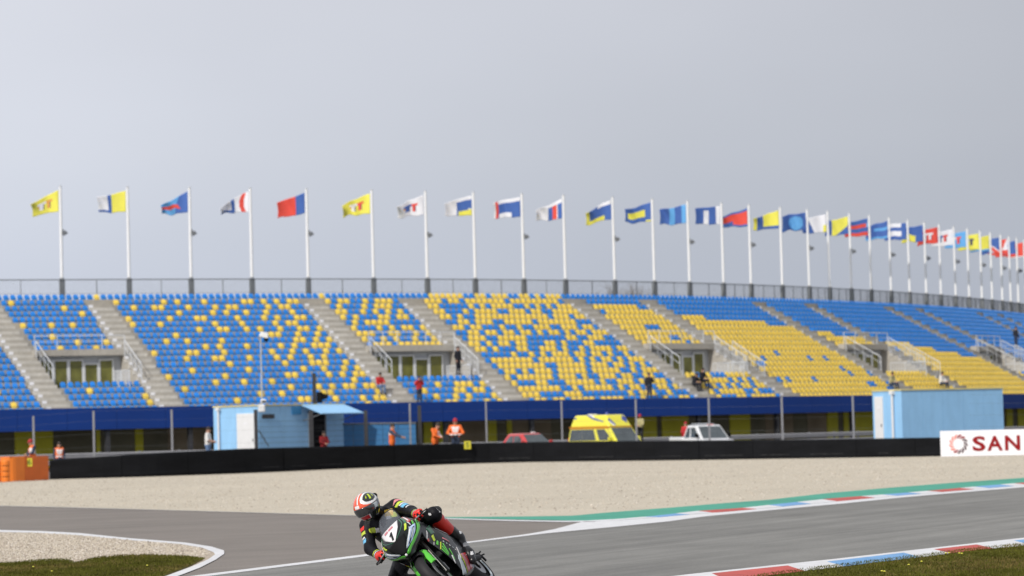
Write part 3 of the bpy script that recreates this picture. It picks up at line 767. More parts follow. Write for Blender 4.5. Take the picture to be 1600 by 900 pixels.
# entrances cut into the narrow blocks --------------------------------
DV0 = dr(VR0 - 1) + HT; DV1 = dr(VR1 + 1) - HT
ZV0 = zt(VR1 + 1); ZV1 = zt(VR0 - 1)
for vi, (a, b) in enumerate(VE[:6]):
    ent = MB(); k = 5
    for j in range(k):
        u, v = a + (b - a) * j / k, a + (b - a) * (j + 1) / k
        ent.add([G(u, DV0, ZV0), G(v, DV0, ZV0), G(v, DV1, ZV0), G(u, DV1, ZV0)], [(3, 2, 1, 0)])        # floor
        ent.add([G(u, DV0, ZV0), G(v, DV0, ZV0), G(v, DV0, ZV1), G(u, DV0, ZV1)], [(0, 1, 2, 3)], 1)        # rear wall
    for x in (a, b):                                                                              # stepped side walls
        for r in range(VR0, VR1 + 1):
            d0, d1 = dr(r) - HT, dr(r) + HT; w_ = .10 / gfac(x, d0)
            x0, x1 = (x, x + w_) if x == a else (x - w_, x)
            vs = []
            for z in (ZV0, zt(r) + .02):
                vs += [G(x0, d0, z), G(x1, d0, z), G(x1, d1, z), G(x0, d1, z)]
            ent.add(vs, [(7, 6, 5, 4), (0, 1, 5, 4), (1, 2, 6, 5), (2, 3, 7, 6), (3, 0, 4, 7)])
    e = ent.build('entrance', ['concrete', 'steel'], stand, world=True)
    def sub(mbx, name, m):
        o = mbx.build(name, m, e)
        for v in o.data.vertices: v.co -= stand.location
        return o
    # parapet slab over the doors
    mb = MB()
    for j in range(k):
        u, v = a + (b - a) * j / k, a + (b - a) * (j + 1) / k
        vs = []
        for z in (ZV1 - .30, ZV1 + .10):
            vs += [G(u, DV0 + .01, z), G(v, DV0 + .01, z), G(v, DV0 + .6, z), G(u, DV0 + .6, z)]
        mb.add(vs, [(7, 6, 5, 4), (2, 3, 7, 6), (0, 1, 2, 3), (1, 2, 6, 5), (3, 0, 4, 7)])
    sub(mb, 'parapet', 'concrete')
    # glazed doors with frames
    wid = (b - a); n = 5
    a2, b2 = a + wid * .06, b - wid * .10
    mbf = MB()
    for j in range(n):
        u, v = a2 + (b2 - a2) * j / n, a2 + (b2 - a2) * (j + 1) / n
        g_ = gfac(u, DV0)
        mb = MB(); zt0 = ZV1 - .62 if j != 3 else ZV1 - .86
        q0, q1 = DV0 + .05, DV0 + .09
        vs = []
        for q in (q0, q1):
            vs += [G(u + .10 / g_, q, ZV0 + .02), G(v - .10 / g_, q, ZV0 + .02), G(v - .10 / g_, q, zt0), G(u + .10 / g_, q, zt0)]
        mb.add(vs, [(4, 5, 6, 7), (3, 2, 1, 0), (0, 4, 7, 3), (1, 2, 6, 5), (3, 7, 6, 2)])
        sub(mb, 'door_pane', 'door_glass')
        for x in ((u, u + .10 / g_), (v - .10 / g_, v)):
            vs = []
            for q in (DV0 + .02, DV0 + .14):
                vs += [G(x[0], q, ZV0), G(x[1], q, ZV0), G(x[1], q, zt0 + .08), G(x[0], q, zt0 + .08)]
            mbf.add(vs, [(4, 5, 6, 7), (0, 4, 7, 3), (1, 2, 6, 5)])
        vs = []
        for q in (DV0 + .02, DV0 + .145):
            vs += [G(u, q, zt0), G(v, q, zt0), G(v, q, zt0 + .1), G(u, q, zt0 + .1)]
        mbf.add(vs, [(4, 5, 6, 7), (3, 7, 6, 2), (0, 1, 5, 4)])
    sub(mbf, 'door_frame', 'frame_grey')
    # railings: over the parapet, down both sides, bars beside the stair
    rl = MB()
    zr0 = ZV1 + .10
    def rail(path, zs0, h=1.0, every=1.1, bars=0.0):
        P = [Vector(p) for p in path]
        for i in range(len(P) - 1):
            A, B = P[i], P[i + 1]; L_ = (B - A).length
            rl.tube([A + Vector((0, 0, h)), B + Vector((0, 0, h))], .028, 5)
            rl.tube([A + Vector((0, 0, h * .55)), B + Vector((0, 0, h * .55))], .015, 4)
            m_ = max(1, round(L_ / every))
            for j in range(m_ + 1):
                q = A.lerp(B, j / m_); rl.tube([q, q + Vector((0, 0, h))], .03, 5)
            if bars:
                m_ = max(1, round(L_ / bars))
                for j in range(m_ + 1):
                    q = A.lerp(B, j / m_); rl.tube([q, q + Vector((0, 0, h))], .021, 4)
    rail([G(a + (b - a) * t, DV0 + .55, zr0) for t in (0, .5, 1)], 0, 0.85, 1.2)
    w_ = .05 / gfac(a, dr(12))
    rail([G(a + w_, dr(r) + HT * .8, zt(r) + .02) for r in range(VR0, VR1 + 1)], 0, 1.0, 1.5)
    rail([G(b - w_, dr(r) + HT * .8, zt(r) + .02) for r in range(VR0, VR1 + 1)], 0, 1.0, 1.5, bars=.22 if vi > 0 else .4)
    rail([G(b - 1.1 / gfac(b, dr(12)), dr(r) + HT * .8, ZV0) for r in (VR0 + 1, VR1 + 1)], 0, 1.05, 1.4, bars=.24)
    if vi >= 2:
        rail([G(b + .9 / gfac(b, dr(12)), dr(r) + HT * .8, zt(r) + .02) for r in range(VR0 + 1, VR1 + 2)], 0, 1.0, 1.5, bars=.25)
        rail([G(a + (b - a) * t, DV1 - .05, ZV0) for t in (0.55, 1)], 0, 1.0, 1.2, bars=.2)
    sub(rl, 'railing', 'frame_grey')

# railing along the top --------------------------------------------------
DRL = -0.15
rr = thing('railing', 'thin grey steel railing along the top edge of the grandstand', 'railing', G(0, DRL, zt(0)))
z0, z1 = zt(0) + .05, 12.45
mb = MB(); xr = list(np.arange(XL, XR, 1.2))
mb.tube([G(x, DRL, z1) for x in xr], .035, 6); mb.build('top_rail', 'steel_dark', rr, world=True)
mb = MB(); mb.tube([G(x, DRL, z0 + .45) for x in xr], .012, 5); mb.build('lower_rail', 'steel_dark', rr, world=True)
mb = MB(); x = XL
while x < XR - 1:
    p = G(x, DRL, 0); a, b = plan(x, DRL), plan(x + .02, DRL)
    t = Vector((b[0] - a[0], b[1] - a[1], 0)).normalized(); ang = math.atan2(t.y, t.x)
    mb.box((p[0], p[1], (z0 + .45 + z1) / 2), (.007, .020, z1 - z0 - .45), 0, Matrix.Rotation(ang, 3, 'Z'))
    x += .125 / gfac(x, DRL)
tag(mb.build('railing_bars', 'steel_dark', rr, world=True), kind='stuff')
POLX = [(97, 437), (202, 436), (299, 436), (394, 436), (482, 436), (584, 436), (668, 436), (743, 437), (819, 437), (884, 437.5), (961, 438.5), (1023, 440), (1078, 441), (1131, 443), (1174, 445), (1223, 447), (1265, 449), (1297, 450.5), (1331, 452.5), (1362, 454), (1393, 455.5), (1422, 457), (1448, 459), (1471, 461), (1494, 463), (1515, 465), (1535, 466.5), (1551, 468.5), (1567, 470.5), (1580, 472), (1592, 474), (1604, 476)]
PX = [invX(x, -.3, 12.45) for x, y in POLX]
pp = [-50] + PX
prev = XL
allx = [PX[0] - 5.2] + PX
for i in range(len(allx) - 1):
    for t in ((.5,) if i < 14 else (.33, .67)):
        x = allx[i] + (allx[i + 1] - allx[i]) * t
        mb = MB(); mb.tube([G(x, DRL, zt(0)), G(x, DRL, z1)], .03, 6); mb.build('railing_post', 'steel_dark', rr, world=True)
# ================================================================== flagpoles and flags
FK = ['fl_yellow', 'fl_white', 'fl_blue', 'fl_sky', 'fl_red', 'fl_dark', 'fl_orange']
Yw, Wh, Bl, Sk, Rd, Dk, Og = range(7)
def tt(bg, a, b):
    def f(u, v):
        u = 1 - u                                    # seen with the hoist on the right
        if .22 < u < .82 and .24 < v < .76:
            for x0, c in ((.22, a), (.48, b)):
                k = u - x0
                if .0 < k < .30 and .26 < v < .42: return c
                if .09 < k < .20 and .42 <= v < .74: return c
                if .20 <= k < .235 and .42 <= v < .74: return Dk
            if .24 < u < .34 and .42 < v < .56: return Og
        return bg
    return f
def F2(u, v): return Yw if u < .5 else (Bl if (u < .62 or v > .86) else Wh)
def F3(u, v):
    if u < .42 - .35 * abs(v - .35): return Bl
    if abs(v - .45 - max(0, .5 - u) * .9) < .12: return Rd
    return Sk if (u > .45 or v < .6) else Bl
def F4(u, v):
    if .08 + .10 * math.sin(v * 3.1) < u < .24 + .10 * math.sin(v * 3.1): return Rd
    if .50 < u < .62 or (u > .5 and v > .74): return Bl
    return Wh
def F8(u, v):
    if u < .12: return Bl if v < .62 and v > .2 else (Yw if v > .7 else Wh)
    if u < .58 and .2 < v: return Yw if (v > .72 and u < .5) else Bl
    return Wh
def F9(u, v):
    if u > .82: return Rd if u < .93 else Wh
    if v < .18: return Wh
    if v > .74 and .32 < u < .8: return Wh
    return Bl
def F10(u, v):
    if v < .2: return Wh
    if u < .16: return Bl
    if .2 < u < .36: return Rd
    if .38 < u < .54: return Bl
    return Wh
def F11(u, v):
    if v < .25 + .0 * u and u < .55: return Wh if v < .2 else Bl
    if v > .72 and u > .25 or u > .88: return Yw
    return Bl
def F12(u, v):
    if .22 < u < .9 and .3 < v < .74: return Yw
    return Yw if (v > .9 and u < .2) else Bl
def F13(u, v): return Sk if (u < .16 or .42 < u < .62) else Bl
def F14(u, v):
    if u < .16: return Wh
    if u < .46: return Bl
    if u < .68: return Wh if v > .2 else Bl
    return Bl
def F15(u, v): return Bl if (v < .14 or v > .86 or (v > .62 and u > .55)) else Rd
def F16(u, v):
    if u > .88: return Yw
    if u > .62 or v > .80: return Bl
    return Yw
def F17(u, v):
    if u < .12 or v < .12: return Bl
    return Sk if (u - .42) ** 2 / .10 + (v - .55) ** 2 / .16 < 1 else Bl
def F18(u, v): return Bl if u > .62 + .3 * (1 - v) - .12 else (Yw if (u < .12 and v > .6) else Wh)
def F19(u, v):
    if u > .7: return Bl
    return Bl if (v - .35 > .9 * u + .15) else Yw
def F20(u, v):
    if v < .26: return Bl
    if v < .48: return Rd if u > .05 else Sk
    if v < .76: return Bl
    return Rd
def F21(u, v):
    if .30 < v < .52 and u < .65: return Sk
    return Sk if v > .86 else Bl
def F22(u, v):
    if u < .24: return Bl
    return Bl if (.24 < v < .44 or v > .76) else Wh
def F23(u, v): return Yw if (v > .52 and .35 < u and v > .3 + (1 - u) * .5) else Bl
def F28(u, v): return Sk if v > .86 else Yw
def F29(u, v):
    if abs((1 - u) - v * .9) < .13: return Rd
    if u > .8 and v < .3: return Sk
    return Wh if abs((1 - u) - v * .9) < .2 else Bl
def F30(u, v):
    if v > .72: return Rd
    if abs(u - .16 - v * .35) < .12: return Rd
    return Wh if u < .55 else Bl
def F31(u, v): return Bl if u < .62 and v < .85 else Rd
def F32(u, v): return Bl if (.3 < u < .6 and .3 < v < .7) else (Wh if v > .9 else Rd)
def two(u, v): return Bl if u < .34 else Rd
FLAGS = [  # design, drop, shrink, what it looks like
 (tt(Yw, Wh, Og), .86, .48, 'yellow flag with white and orange emblem, the leftmost flag'),
 (F2, .40, .34, 'flag half yellow, half white edged in blue'),
 (F3, 1.0, .60, 'dark and light blue flag with a bent red stripe'),
 (F4, 1.15, .74, 'white flag with a curved red stripe and blue corner'),
 (two, .62, .26, 'red flag with a narrow blue field at the pole'),
 (tt(Yw, Wh, Rd), .74, .46, 'yellow flag with a purple and white emblem'),
 (tt(Wh, Bl, Rd), .80, .46, 'white flag with a blue and red emblem'),
 (F8, .52, .38, 'white flag with a blue block over a yellow strip'),
 (F9, .30, .18, 'blue flag with white top edge and red tip'),
 (F10, .80, .5, 'white flag with upright blue, red and blue strips'),
 (F11, .90, .42, 'blue flag with white upper corner and yellow lower edge'),
 (F12, .52, .34, 'blue flag with a yellow block in its middle'),
 (F13, .35, .22, 'flag of upright light blue and dark blue bands'),
 (F14, .15, .18, 'blue and white flag of broad upright bands'),
 (F15, .60, .44, 'red flag with blue upper and lower edges'),
 (F16, .55, .40, 'yellow flag with blue lower edge and blue band'),
 (F17, .28, .16, 'blue flag with a round light blue centre'),
 (F18, .30, .16, 'white flag with a blue tip'),
 (F19, .40, .2, 'yellow flag with blue corners'),
 (F20, .42, .22, 'flag of wavy red and blue stripes'),
 (F21, .40, .2, 'blue flag with a short light blue stripe'),
 (F22, .12, .08, 'white flag with a blue upright and two blue bars'),
 (F23, .30, .2, 'blue flag with a yellow lower corner'),
 (tt(Rd, Wh, Wh), .5, .26, 'red flag with a white double T emblem'),
 (tt(Wh, Bl, Rd), .35, .2, 'white emblem flag right of the red emblem flag'),
 (tt(Sk, Wh, Rd), .30, .18, 'light blue flag with a white and red emblem'),
 (tt(Yw, Wh, Dk), .30, .2, 'yellow emblem flag right of the light blue one'),
 (F28, .4, .2, 'yellow flag with a light blue lower edge'),
 (F29, .4, .2, 'blue flag crossed by a red and white diagonal'),
 (F30, .3, .2, 'flag of white and red slanting bars with a blue end'),
 (F31, .3, .2, 'dark blue flag with a red end'),
 (F32, .3, .2, 'red flag with a blue centre cut by the right edge')]
ZT = 12.45 + 6.15
fr = random.Random(21)
MT['pole_base_grey'] = mat('pole_base_grey', (0.22, 0.235, 0.25), 0.55, 0.1, 2.0)
def flagpole(i, X):
    fn, drop, shrink, desc = FLAGS[i]
    b = G(X, -.32, 0)
    short = desc.replace(',', '')
    t = thing('flagpole', 'white pole of the ' + short, 'flagpole', (b[0], b[1], zt(0) + .02), 0, 'white flagpoles along the top of the grandstand')
    zb = t.location.z
    a0, a1 = plan(X, -.3), plan(X + .02, -.3); ang = math.atan2(a1[1] - a0[1], a1[0] - a0[0])
    mb = MB(); mb.box((0, 0, (12.52 - zb) / 2), (.34, .28, 12.52 - zb), 0, Matrix.Rotation(ang, 3, 'Z')); mb.box((0, 0, 12.55 - zb), (.24, .24, .08))
    bevel(mb.build('pole_base', 'pole_base_grey', t), .03)
    mb = MB(); mb.tube([(0, 0, 12.5 - zb), (0, 0, 15.5 - zb), (0, 0, ZT - zb)], [.105, .098, .082], 10); mb.build('pole', 'pole_white', t, smooth=True)
    mb = MB(); mb.lathe([(0, .12), (.07, .09), (.09, .03), (.05, 0)], 8, 0, (0, 0, ZT - zb)); mb.build('finial', 'steel', t, smooth=True)
    if i % 2 == 0:
        mb = MB(); zz = 15.55 - zb
        mb.tube([(.08, -.05, zz + .08), (.20, -.12, zz + .05)], .03, 6)
        rt = Matrix.Rotation(-.5, 3, 'Y') @ Matrix.Rotation(.3, 3, 'X')
        mb.box((.26, -.16, zz - .02), (.34, .26, .24), 0, rt, .75)
        mb.box((.12, .12, zz + .16), (.10, .18, .16), 0, rt)
        mb.build('floodlight', 'steel_dark' if i > 0 else 'steel_dark', t)
    # the flag
    ln_ = fr.uniform(1.86, 1.98) if i < 20 else 1.8; h0 = 1.40
    top = ZT - .22
    ph = fr.uniform(0, 6.28); amp = fr.uniform(.13, .24)
    lean = fr.uniform(-.45, .55); w2 = fr.uniform(.045, .10); fq = fr.uniform(6, 9.5); dp = drop * fr.uniform(.92, 1.08); cur = fr.uniform(.8, 1.35)
    def fnc(u, v):
        h = h0 * (1 - shrink * u ** 1.1)
        lost = math.sqrt(max(0, h0 * h0 - h * h))
        z = top - dp * (u ** cur) - v * h + w2 * math.sin(u * fq + ph) * u + .04 * math.sin(u * 13 + ph * 2 + v * 2) * u * v
        x = -.13 - ln_ * u * (1 - .03 * math.sin(v * 3))
        y = amp * math.sin(u * fq + ph + v * 1.6) * (u ** .6) + lean * u + lost * .55 * v * u + w2 * math.sin(u * 15 + v * 5 + ph) * u
        return (b[0] + x, b[1] + y, z)
    mb = MB(); mb.grid(fnc, 30, 22, lambda u, v: fn(u, v))
    f = mb.build('flag', FK, smooth=True)
    loc = Vector((b[0], b[1], top))
    for v in f.data.vertices: v.co -= loc
    f.location = loc
    solid(f, .012, 0)
    tag(f, desc, 'flag', 'flags on the grandstand poles')
for i, X in enumerate(PX): flagpole(i, X)

# ================================================================== bare trees beyond the stand
def bare_tree(px, Y, h, seed, spread, label):
    x = at_y(px, 600, Y)[0]
    t = thing('bare_tree', label, 'tree', (x, Y, 0), 0)
    g = random.Random(seed)
    tr = MB(); cr = MB()
    def grow(p, d, l, r, lev):
        n = 3; pts = [p]; q = p.copy(); dd = d.copy()
        for k in range(n):
            dd = (dd + Vector((g.gauss(0, .12), g.gauss(0, .12), g.gauss(0.03, .06)))).normalized()
            q = q + dd * l / n; pts.append(q.copy())
        (tr if lev < 2 else cr).tube(pts, [r * (1 - .45 * k / n) for k in range(n + 1)], 6 if lev < 2 else 3, caps=False)
        if lev >= 5: return
        m = [5, 5, 5, 5, 6][lev]
        for k in range(m):
            f_ = .45 + .55 * (k + 1) / m
            o = pts[min(n, max(1, round(f_ * n)))]
            a = g.uniform(0, 6.28); tilt = g.uniform(.35, .9) * spread
            b_ = dd.orthogonal().normalized(); c_ = dd.cross(b_)
            nd_ = (dd * math.cos(tilt) + (b_ * math.cos(a) + c_ * math.sin(a)) * math.sin(tilt)).normalized()
            grow(o, nd_, l * g.uniform(.55, .78), max(.022, r * .55), lev + 1)
    grow(Vector((0, 0, -.1)), Vector((0, 0, 1)), h * .34, h * .016, 0)
    tr.build('trunk', 'bark', t); cr.build('crown', 'twig', t)
bare_tree(962, 290, 19.0, 3, 1.0, 'bare brown tree showing above the railing, the largest of the three bare trees')
bare_tree(1012, 296, 17.6, 9, 1.0, 'bare tree showing above the railing, middle one of the three bare trees')
bare_tree(1118, 300, 17.2, 5, 1.0, 'small bare tree low above the railing, rightmost of the three bare trees')

# ================================================================== tyre barrier
BB = [(-260, 760), (-40, 753), (80, 749), (200, 746), (330, 741.5), (400, 739), (500, 734), (600, 730), (700, 725.5), (800, 722.5), (900, 721), (1000, 720), (1100, 718.8), (1200, 717), (1330, 715.3), (1470, 713), (1600, 711), (1760, 708.5), (2300, 700)]
BHt = [(-200, .9), (80, .91), (150, 1.0), (250, 1.1), (400, 1.19), (600, 1.15), (800, 1.09), (1000, 1.02), (1200, .92), (1470, .87), (1800, .87)]
bx = np.arange(78, 2200, 2.0)
bw = np.array([at_z(x, polyline(BB, x), 0)[:2] for x in bx])
# smooth the plan curve a little
k9 = np.ones(61) / 61
pad = np.vstack([np.repeat(bw[:1], 30, 0) - (bw[30:0:-1] * 0), bw, np.repeat(bw[-1:], 30, 0)])
pad[:30] = 2 * bw[0] - bw[30:0:-1]; pad[-30:] = 2 * bw[-1] - bw[-2:-32:-1]
bw = np.column_stack([np.convolve(pad[:, j], k9, 'valid') for j in (0, 1)])
bs = np.concatenate([[0], np.cumsum(np.hypot(*np.diff(bw, axis=0).T))])
def bar(s): return np.array([np.interp(s, bs, bw[:, 0]), np.interp(s, bs, bw[:, 1])])
def barn(s):
    a, b = bar(s - .05), bar(s + .05); t = (b - a) / np.linalg.norm(b - a); return np.array([-t[1], t[0]])
def bh(s): return polyline(BHt, np.interp(s, bs, bx))
bt = thing('tyre_barrier', 'long low black rubber covered tyre barrier along the far edge of the gravel', 'barrier', (*bar(bs[-1] / 2), 0))
s0 = 0.0; bi = 0; brn = random.Random(5)
while s0 < bs[-1] - .5:
    s1 = min(bs[-1], s0 + 3.4); a, b = s0, s1 - .02
    pr_ = brn.uniform(0, .03)
    mb = MB(); k = 4
    prof = lambda s: [(0.0 - pr_, -.02), (-.02 - pr_, bh(s) * .16), (0.0 - pr_, bh(s) * .2), (0.01 - pr_, bh(s) * .93), (.06 - pr_, bh(s) * 1.0), (.95, bh(s) * 1.0), (1.0, -.02)]
    n = len(prof(0)); vs = []
    for j in range(k + 1):
        s = a + (b - a) * j / k; c = bar(s); nn = barn(s)
        vs += [(c[0] + nn[0] * o, c[1] + nn[1] * o, z) for o, z in prof(s)]
    fs = [(j * n + i, (j + 1) * n + i, (j + 1) * n + i + 1, j * n + i + 1) for j in range(k) for i in range(n - 1)]
    fs += [tuple(range(n)), tuple(range(k * n, k * n + n))[::-1]]
    mb.add(vs, fs)
    pn = mb.build('belt_panel', 'belt', bt, world=True)
    if brn.random() < .7:                                    # bolted strip along the foot of the belt, scuffed grey
        u0 = brn.uniform(.0, .4); u1 = brn.uniform(.55, 1.0); vs = []
        for j in range(4):
            s = a + (b - a) * (u0 + (u1 - u0) * j / 3); c = bar(s); nn = barn(s); z = bh(s) * .2
            vs += [(c[0] - nn[0] * (.035 + pr_), c[1] - nn[1] * (.035 + pr_), z), (c[0] - nn[0] * (.03 + pr_), c[1] - nn[1] * (.03 + pr_), z + .035)]
        m2 = MB(); m2.add(vs, [(2 * j, 2 * j + 2, 2 * j + 3, 2 * j + 1) for j in range(3)])
        so_ = m2.build('belt_strip', 'belt_scuff', pn)
        for v in so_.data.vertices: v.co -= bt.location
    s0 = s1; bi += 1

def text_mesh(name, s, size, m, parent, depth=.01, widen=1.0, bold=0.0):
    cu = bpy.data.curves.new(name, 'FONT'); cu.body = s; cu.size = size; cu.extrude = depth; cu.offset = bold
    cu.align_x = 'CENTER'; cu.align_y = 'CENTER'; cu.resolution_u = 3
    o = bpy.data.objects.new(name, cu); COL.objects.link(o)
    dg = bpy.context.evaluated_depsgraph_get()
    me = bpy.data.meshes.new_from_object(o.evaluated_get(dg))
    bpy.data.objects.remove(o)
    me.materials.clear(); me.materials.append(MT[m])
    for v in me.vertices: v.co.x *= widen
    r = bpy.data.objects.new(name, me); COL.objects.link(r)
    if parent is not None: r.parent = parent
    return r
# yellow number plates
def num_plate(px, py, Y, w, h, ch, label):
    p = at_y(px, py, Y)
    t = thing('number_plate', label, 'number plate', p)
    mb = MB(); mb.box((0, 0, 0), (w, .03, h)); bevel(mb.build('plate', 'hazard', t), .01)
    g = text_mesh('numeral', ch, h * .95, 'glyph', t, .004, 1.0, .006)
    g.rotation_euler = (math.pi / 2, 0, 0); g.location = (0, -.02, 0)
q = bar(np.interp(730, bx, bs)); 
num_plate(730.5, 695.5, q[1] - .12, .37, .43, '5', 'small yellow number plate hanging on the black tyre barrier below the marshals')
# orange plastic block at the left end of the barrier
pL, pR = at_z(15, 752.5, 0), at_z(77, 750, 0)
ob = thing('orange_barrier', 'big smooth orange plastic barrier block with a rounded end', 'barrier', ((pL[0] + pR[0]) / 2, (pL[1] + pR[1]) / 2, 0), math.atan2(pR[1] - pL[1], pR[0] - pL[0]))
Lb = float(np.hypot(pR[0] - pL[0], pR[1] - pL[1])); hb = 1.10
def rr_poly(x0, x1, d, r):
    P = [(x1, 0), (x1, d), (x0 + r, d)]
    for k in range(1, 8):
        a = math.pi / 2 + math.pi * k / 8; P.append((x0 + r + r * math.cos(a), r + r * math.sin(a) * (r / r)))
    P.append((x0 + r, 0)); return P
r_ = .42
mb = MB(); mb.prism(rr_poly(-Lb / 2, -Lb / 2 + .98, 2 * r_, r_), 0, hb); bevel(mb.build('block', 'orange', ob), .02)
mb = MB(); mb.prism([(-Lb / 2 + .99, .02), (Lb / 2, .02), (Lb / 2, 2 * r_), (-Lb / 2 + .99, 2 * r_)], 0, hb - .02); bevel(mb.build('block', 'orange_dark', ob), .02)
mb = MB(); mb.prism([(-Lb / 2 + .12, .06), (Lb / 2 - .03, .06), (Lb / 2 - .03, 2 * r_ - .06), (-Lb / 2 + .12, 2 * r_ - .06)], hb, hb + .03); mb.build('lid', 'orange_dark', ob)
num_plate(46, 722.5, (pL[1] + pR[1]) / 2 - .06, .26, .38, '6', 'small yellow number plate on the orange barrier block')
pb = at_z(8.5, 753.5, 0)
for dx, lab in ((0, 'slim orange barrel with dark ring grooves beside the orange block'), (-.40, 'slim orange barrel cut by the left edge of the picture')):
    ot = thing('orange_barrel', lab, 'barrel', (pb[0] + dx, pb[1] + .1, 0), 0, 'orange barrels at the end of the barrier')
    mb = MB(); pr_ = []
    for k in range(4):
        z = k * .245; pr_ += [(.17, z + .01), (.185, z + .03), (.185, z + .20), (.17, z + .225), (.150, z + .235)]
    mb.lathe([(0, .0)] + pr_ + [(.12, .985), (0, .985)], 16); mb.build('barrel', 'orange', ot, smooth=False)
    mb = MB()
    for k in range(3): mb.lathe([(.152, k * .245 + .232), (.174, k * .245 + .238), (.174, k * .245 + .252), (.152, k * .245 + .258)], 16)
    mb.build('groove', 'black_matte', ot)

# ground behind the barrier
def behind(off): return [tuple(bar(s) + barn(s) * off) for s in np.linspace(0, bs[-1], 40)]
front = [G(X, 12, 0)[:2] for X in np.linspace(XL, XR, 40)]
bhd = behind(.9)
rp = [(bhd[0][0] - 25, bhd[0][1])] + bhd + [(bhd[-1][0] + 45, bhd[-1][1])] + front[::-1]
gpoly('service_road', None, 0.02, 'road', rp)
sA, sB = np.interp(300, bx, bs), np.interp(765, bx, bs)
bk1 = [bar(s) + barn(s) * 1.05 for s in np.linspace(sA, sB, 16)]; bk2 = [bar(s) + barn(s) * 13.0 for s in np.linspace(sA, sB, 16)]
mb = MB(); mb.prism([tuple(p) for p in bk1] + [tuple(p) for p in bk2[::-1]], 0.0, .20)
tag(mb.build('bank', 'road'), kind='structure')
# guardrail in front of the stand
gr_ = thing('guardrail', 'grey two beam steel guardrail running in front of the grandstand', 'guardrail', G(0, DF + 3.2, 0))
gx = np.arange(XL, 50, 1.0)
for z in (.52, .92):
    mb = MB(); prof = [(0, -.15), (.05, -.10), (.05, -.04), (0.0, 0), (.05, .04), (.05, .10), (0, .15), (-.02, .15), (-.02, -.15)]
    n = len(prof); vs = []
    for X in gx: vs += [G(X, DF + 3.2 + o, z + q) for o, q in prof]
    mb.add(vs, [(j * n + (i + 1) % n, (j + 1) * n + (i + 1) % n, (j + 1) * n + i, j * n + i) for j in range(len(gx) - 1) for i in range(n)])
    mb.build('beam', 'fence_grey', gr_, world=True)
X = XL
while X < 50:
    mb = MB(); mb.box(G(X, DF + 3.1, .55), (.12, .12, 1.15)); mb.build('post', 'steel_dark', gr_, world=True)
    X += 2.4 / gfac(X, DF + 3)

# debris fence with grey posts
fp = [(-40, 656), (52, 650), (146, 642), (268, 640), (640, 630), (759, 627), (877, 626), (993, 623.5), (1107, 622), (1221, 620), (1332, 618), (1640, 616)]
fw = []
for x, y in fp:
    s = np.interp(max(x, 78), bx, bs); c = bar(s) + barn(s) * (7.0 if x < 1300 else 16.0)
    if x < 78: c = bar(0) + barn(0) * 7 - np.array([(78 - x) / 32.0, 0])
    p = at_y(x, y, c[1]); fw.append(p)
df = thing('debris_fence', 'tall grey fence posts with thin cables standing before the blue fascia', 'fence', (fw[5][0], fw[5][1], 0))
for p in fw:
    mb = MB(); mb.box((p[0], p[1], p[2] / 2), (.095, .09, p[2])); mb.build('post', 'fence_grey', df, world=True)
for h in (.45, .65, .85, 1.0):
    mb = MB(); mb.tube([(p[0], p[1] - .08, p[2] * h) for p in fw], .003, 4); mb.build('cable', 'steel_dark', df, world=True)

# dark wire fence round the left cabin
wf = []
for x, y, Y in ((399.5, 640, 149.2), (486, 641, 149.8), (571, 641, 152.0), (655, 633.5, 155.5)):
    wf.append(at_y(x, y, Y))
wt = thing('wire_fence', 'dark posts with stretched wires standing before the light blue cabin', 'fence', (wf[1][0], wf[1][1], .3))
for p in wf:
    mb = MB(); mb.box((p[0], p[1], (p[2] + .18) / 2), (.19, .15, p[2] - .18)); mb.build('post', 'dark_post', wt, world=True)
for k in range(7):
    mb = MB(); mb.tube([(p[0], p[1] - .09, .85 + k * .28) for p in wf], .009, 4); mb.build('wire', 'dark_post', wt, world=True)
mb = MB(); a_ = Vector(at_y(404, 672, 149.2)); b_ = Vector(at_y(420, 698, 149.2)); mb.tube([a_, b_], .03, 5); mb.build('brace', 'dark_post', wt, world=True)

# blue screen panels
sc = thing('screen_fence', 'row of blue fence panels standing right of the light blue cabin', 'fence', at_y(580, 690, 157.0) * np.array([1, 1, 0]) + np.array([0, 0, .2]))
ex = [508, 529, 552, 575, 598, 622, 650]
for u, v in zip(ex[:-1], ex[1:]):
    pa, pb_ = at_y(u, 663, 157.0), at_y(v - .6, 663, 157.0)
    mb = MB(); mb.box(((pa[0] + pb_[0]) / 2, 157.0, (pa[2] + .2) / 2), (pb_[0] - pa[0], .06, pa[2] - .2)); mb.build('panel', 'screen_blue', sc, world=True)
pa, pb_ = at_y(508, 663, 157.0), at_y(650, 661, 157.0)
mb = MB(); mb.tube([(pa[0], 156.95, pa[2] + .02), (pb_[0], 156.95, pb_[2])], .04, 6); mb.build('top_rail', 'steel_dark', sc, world=True)

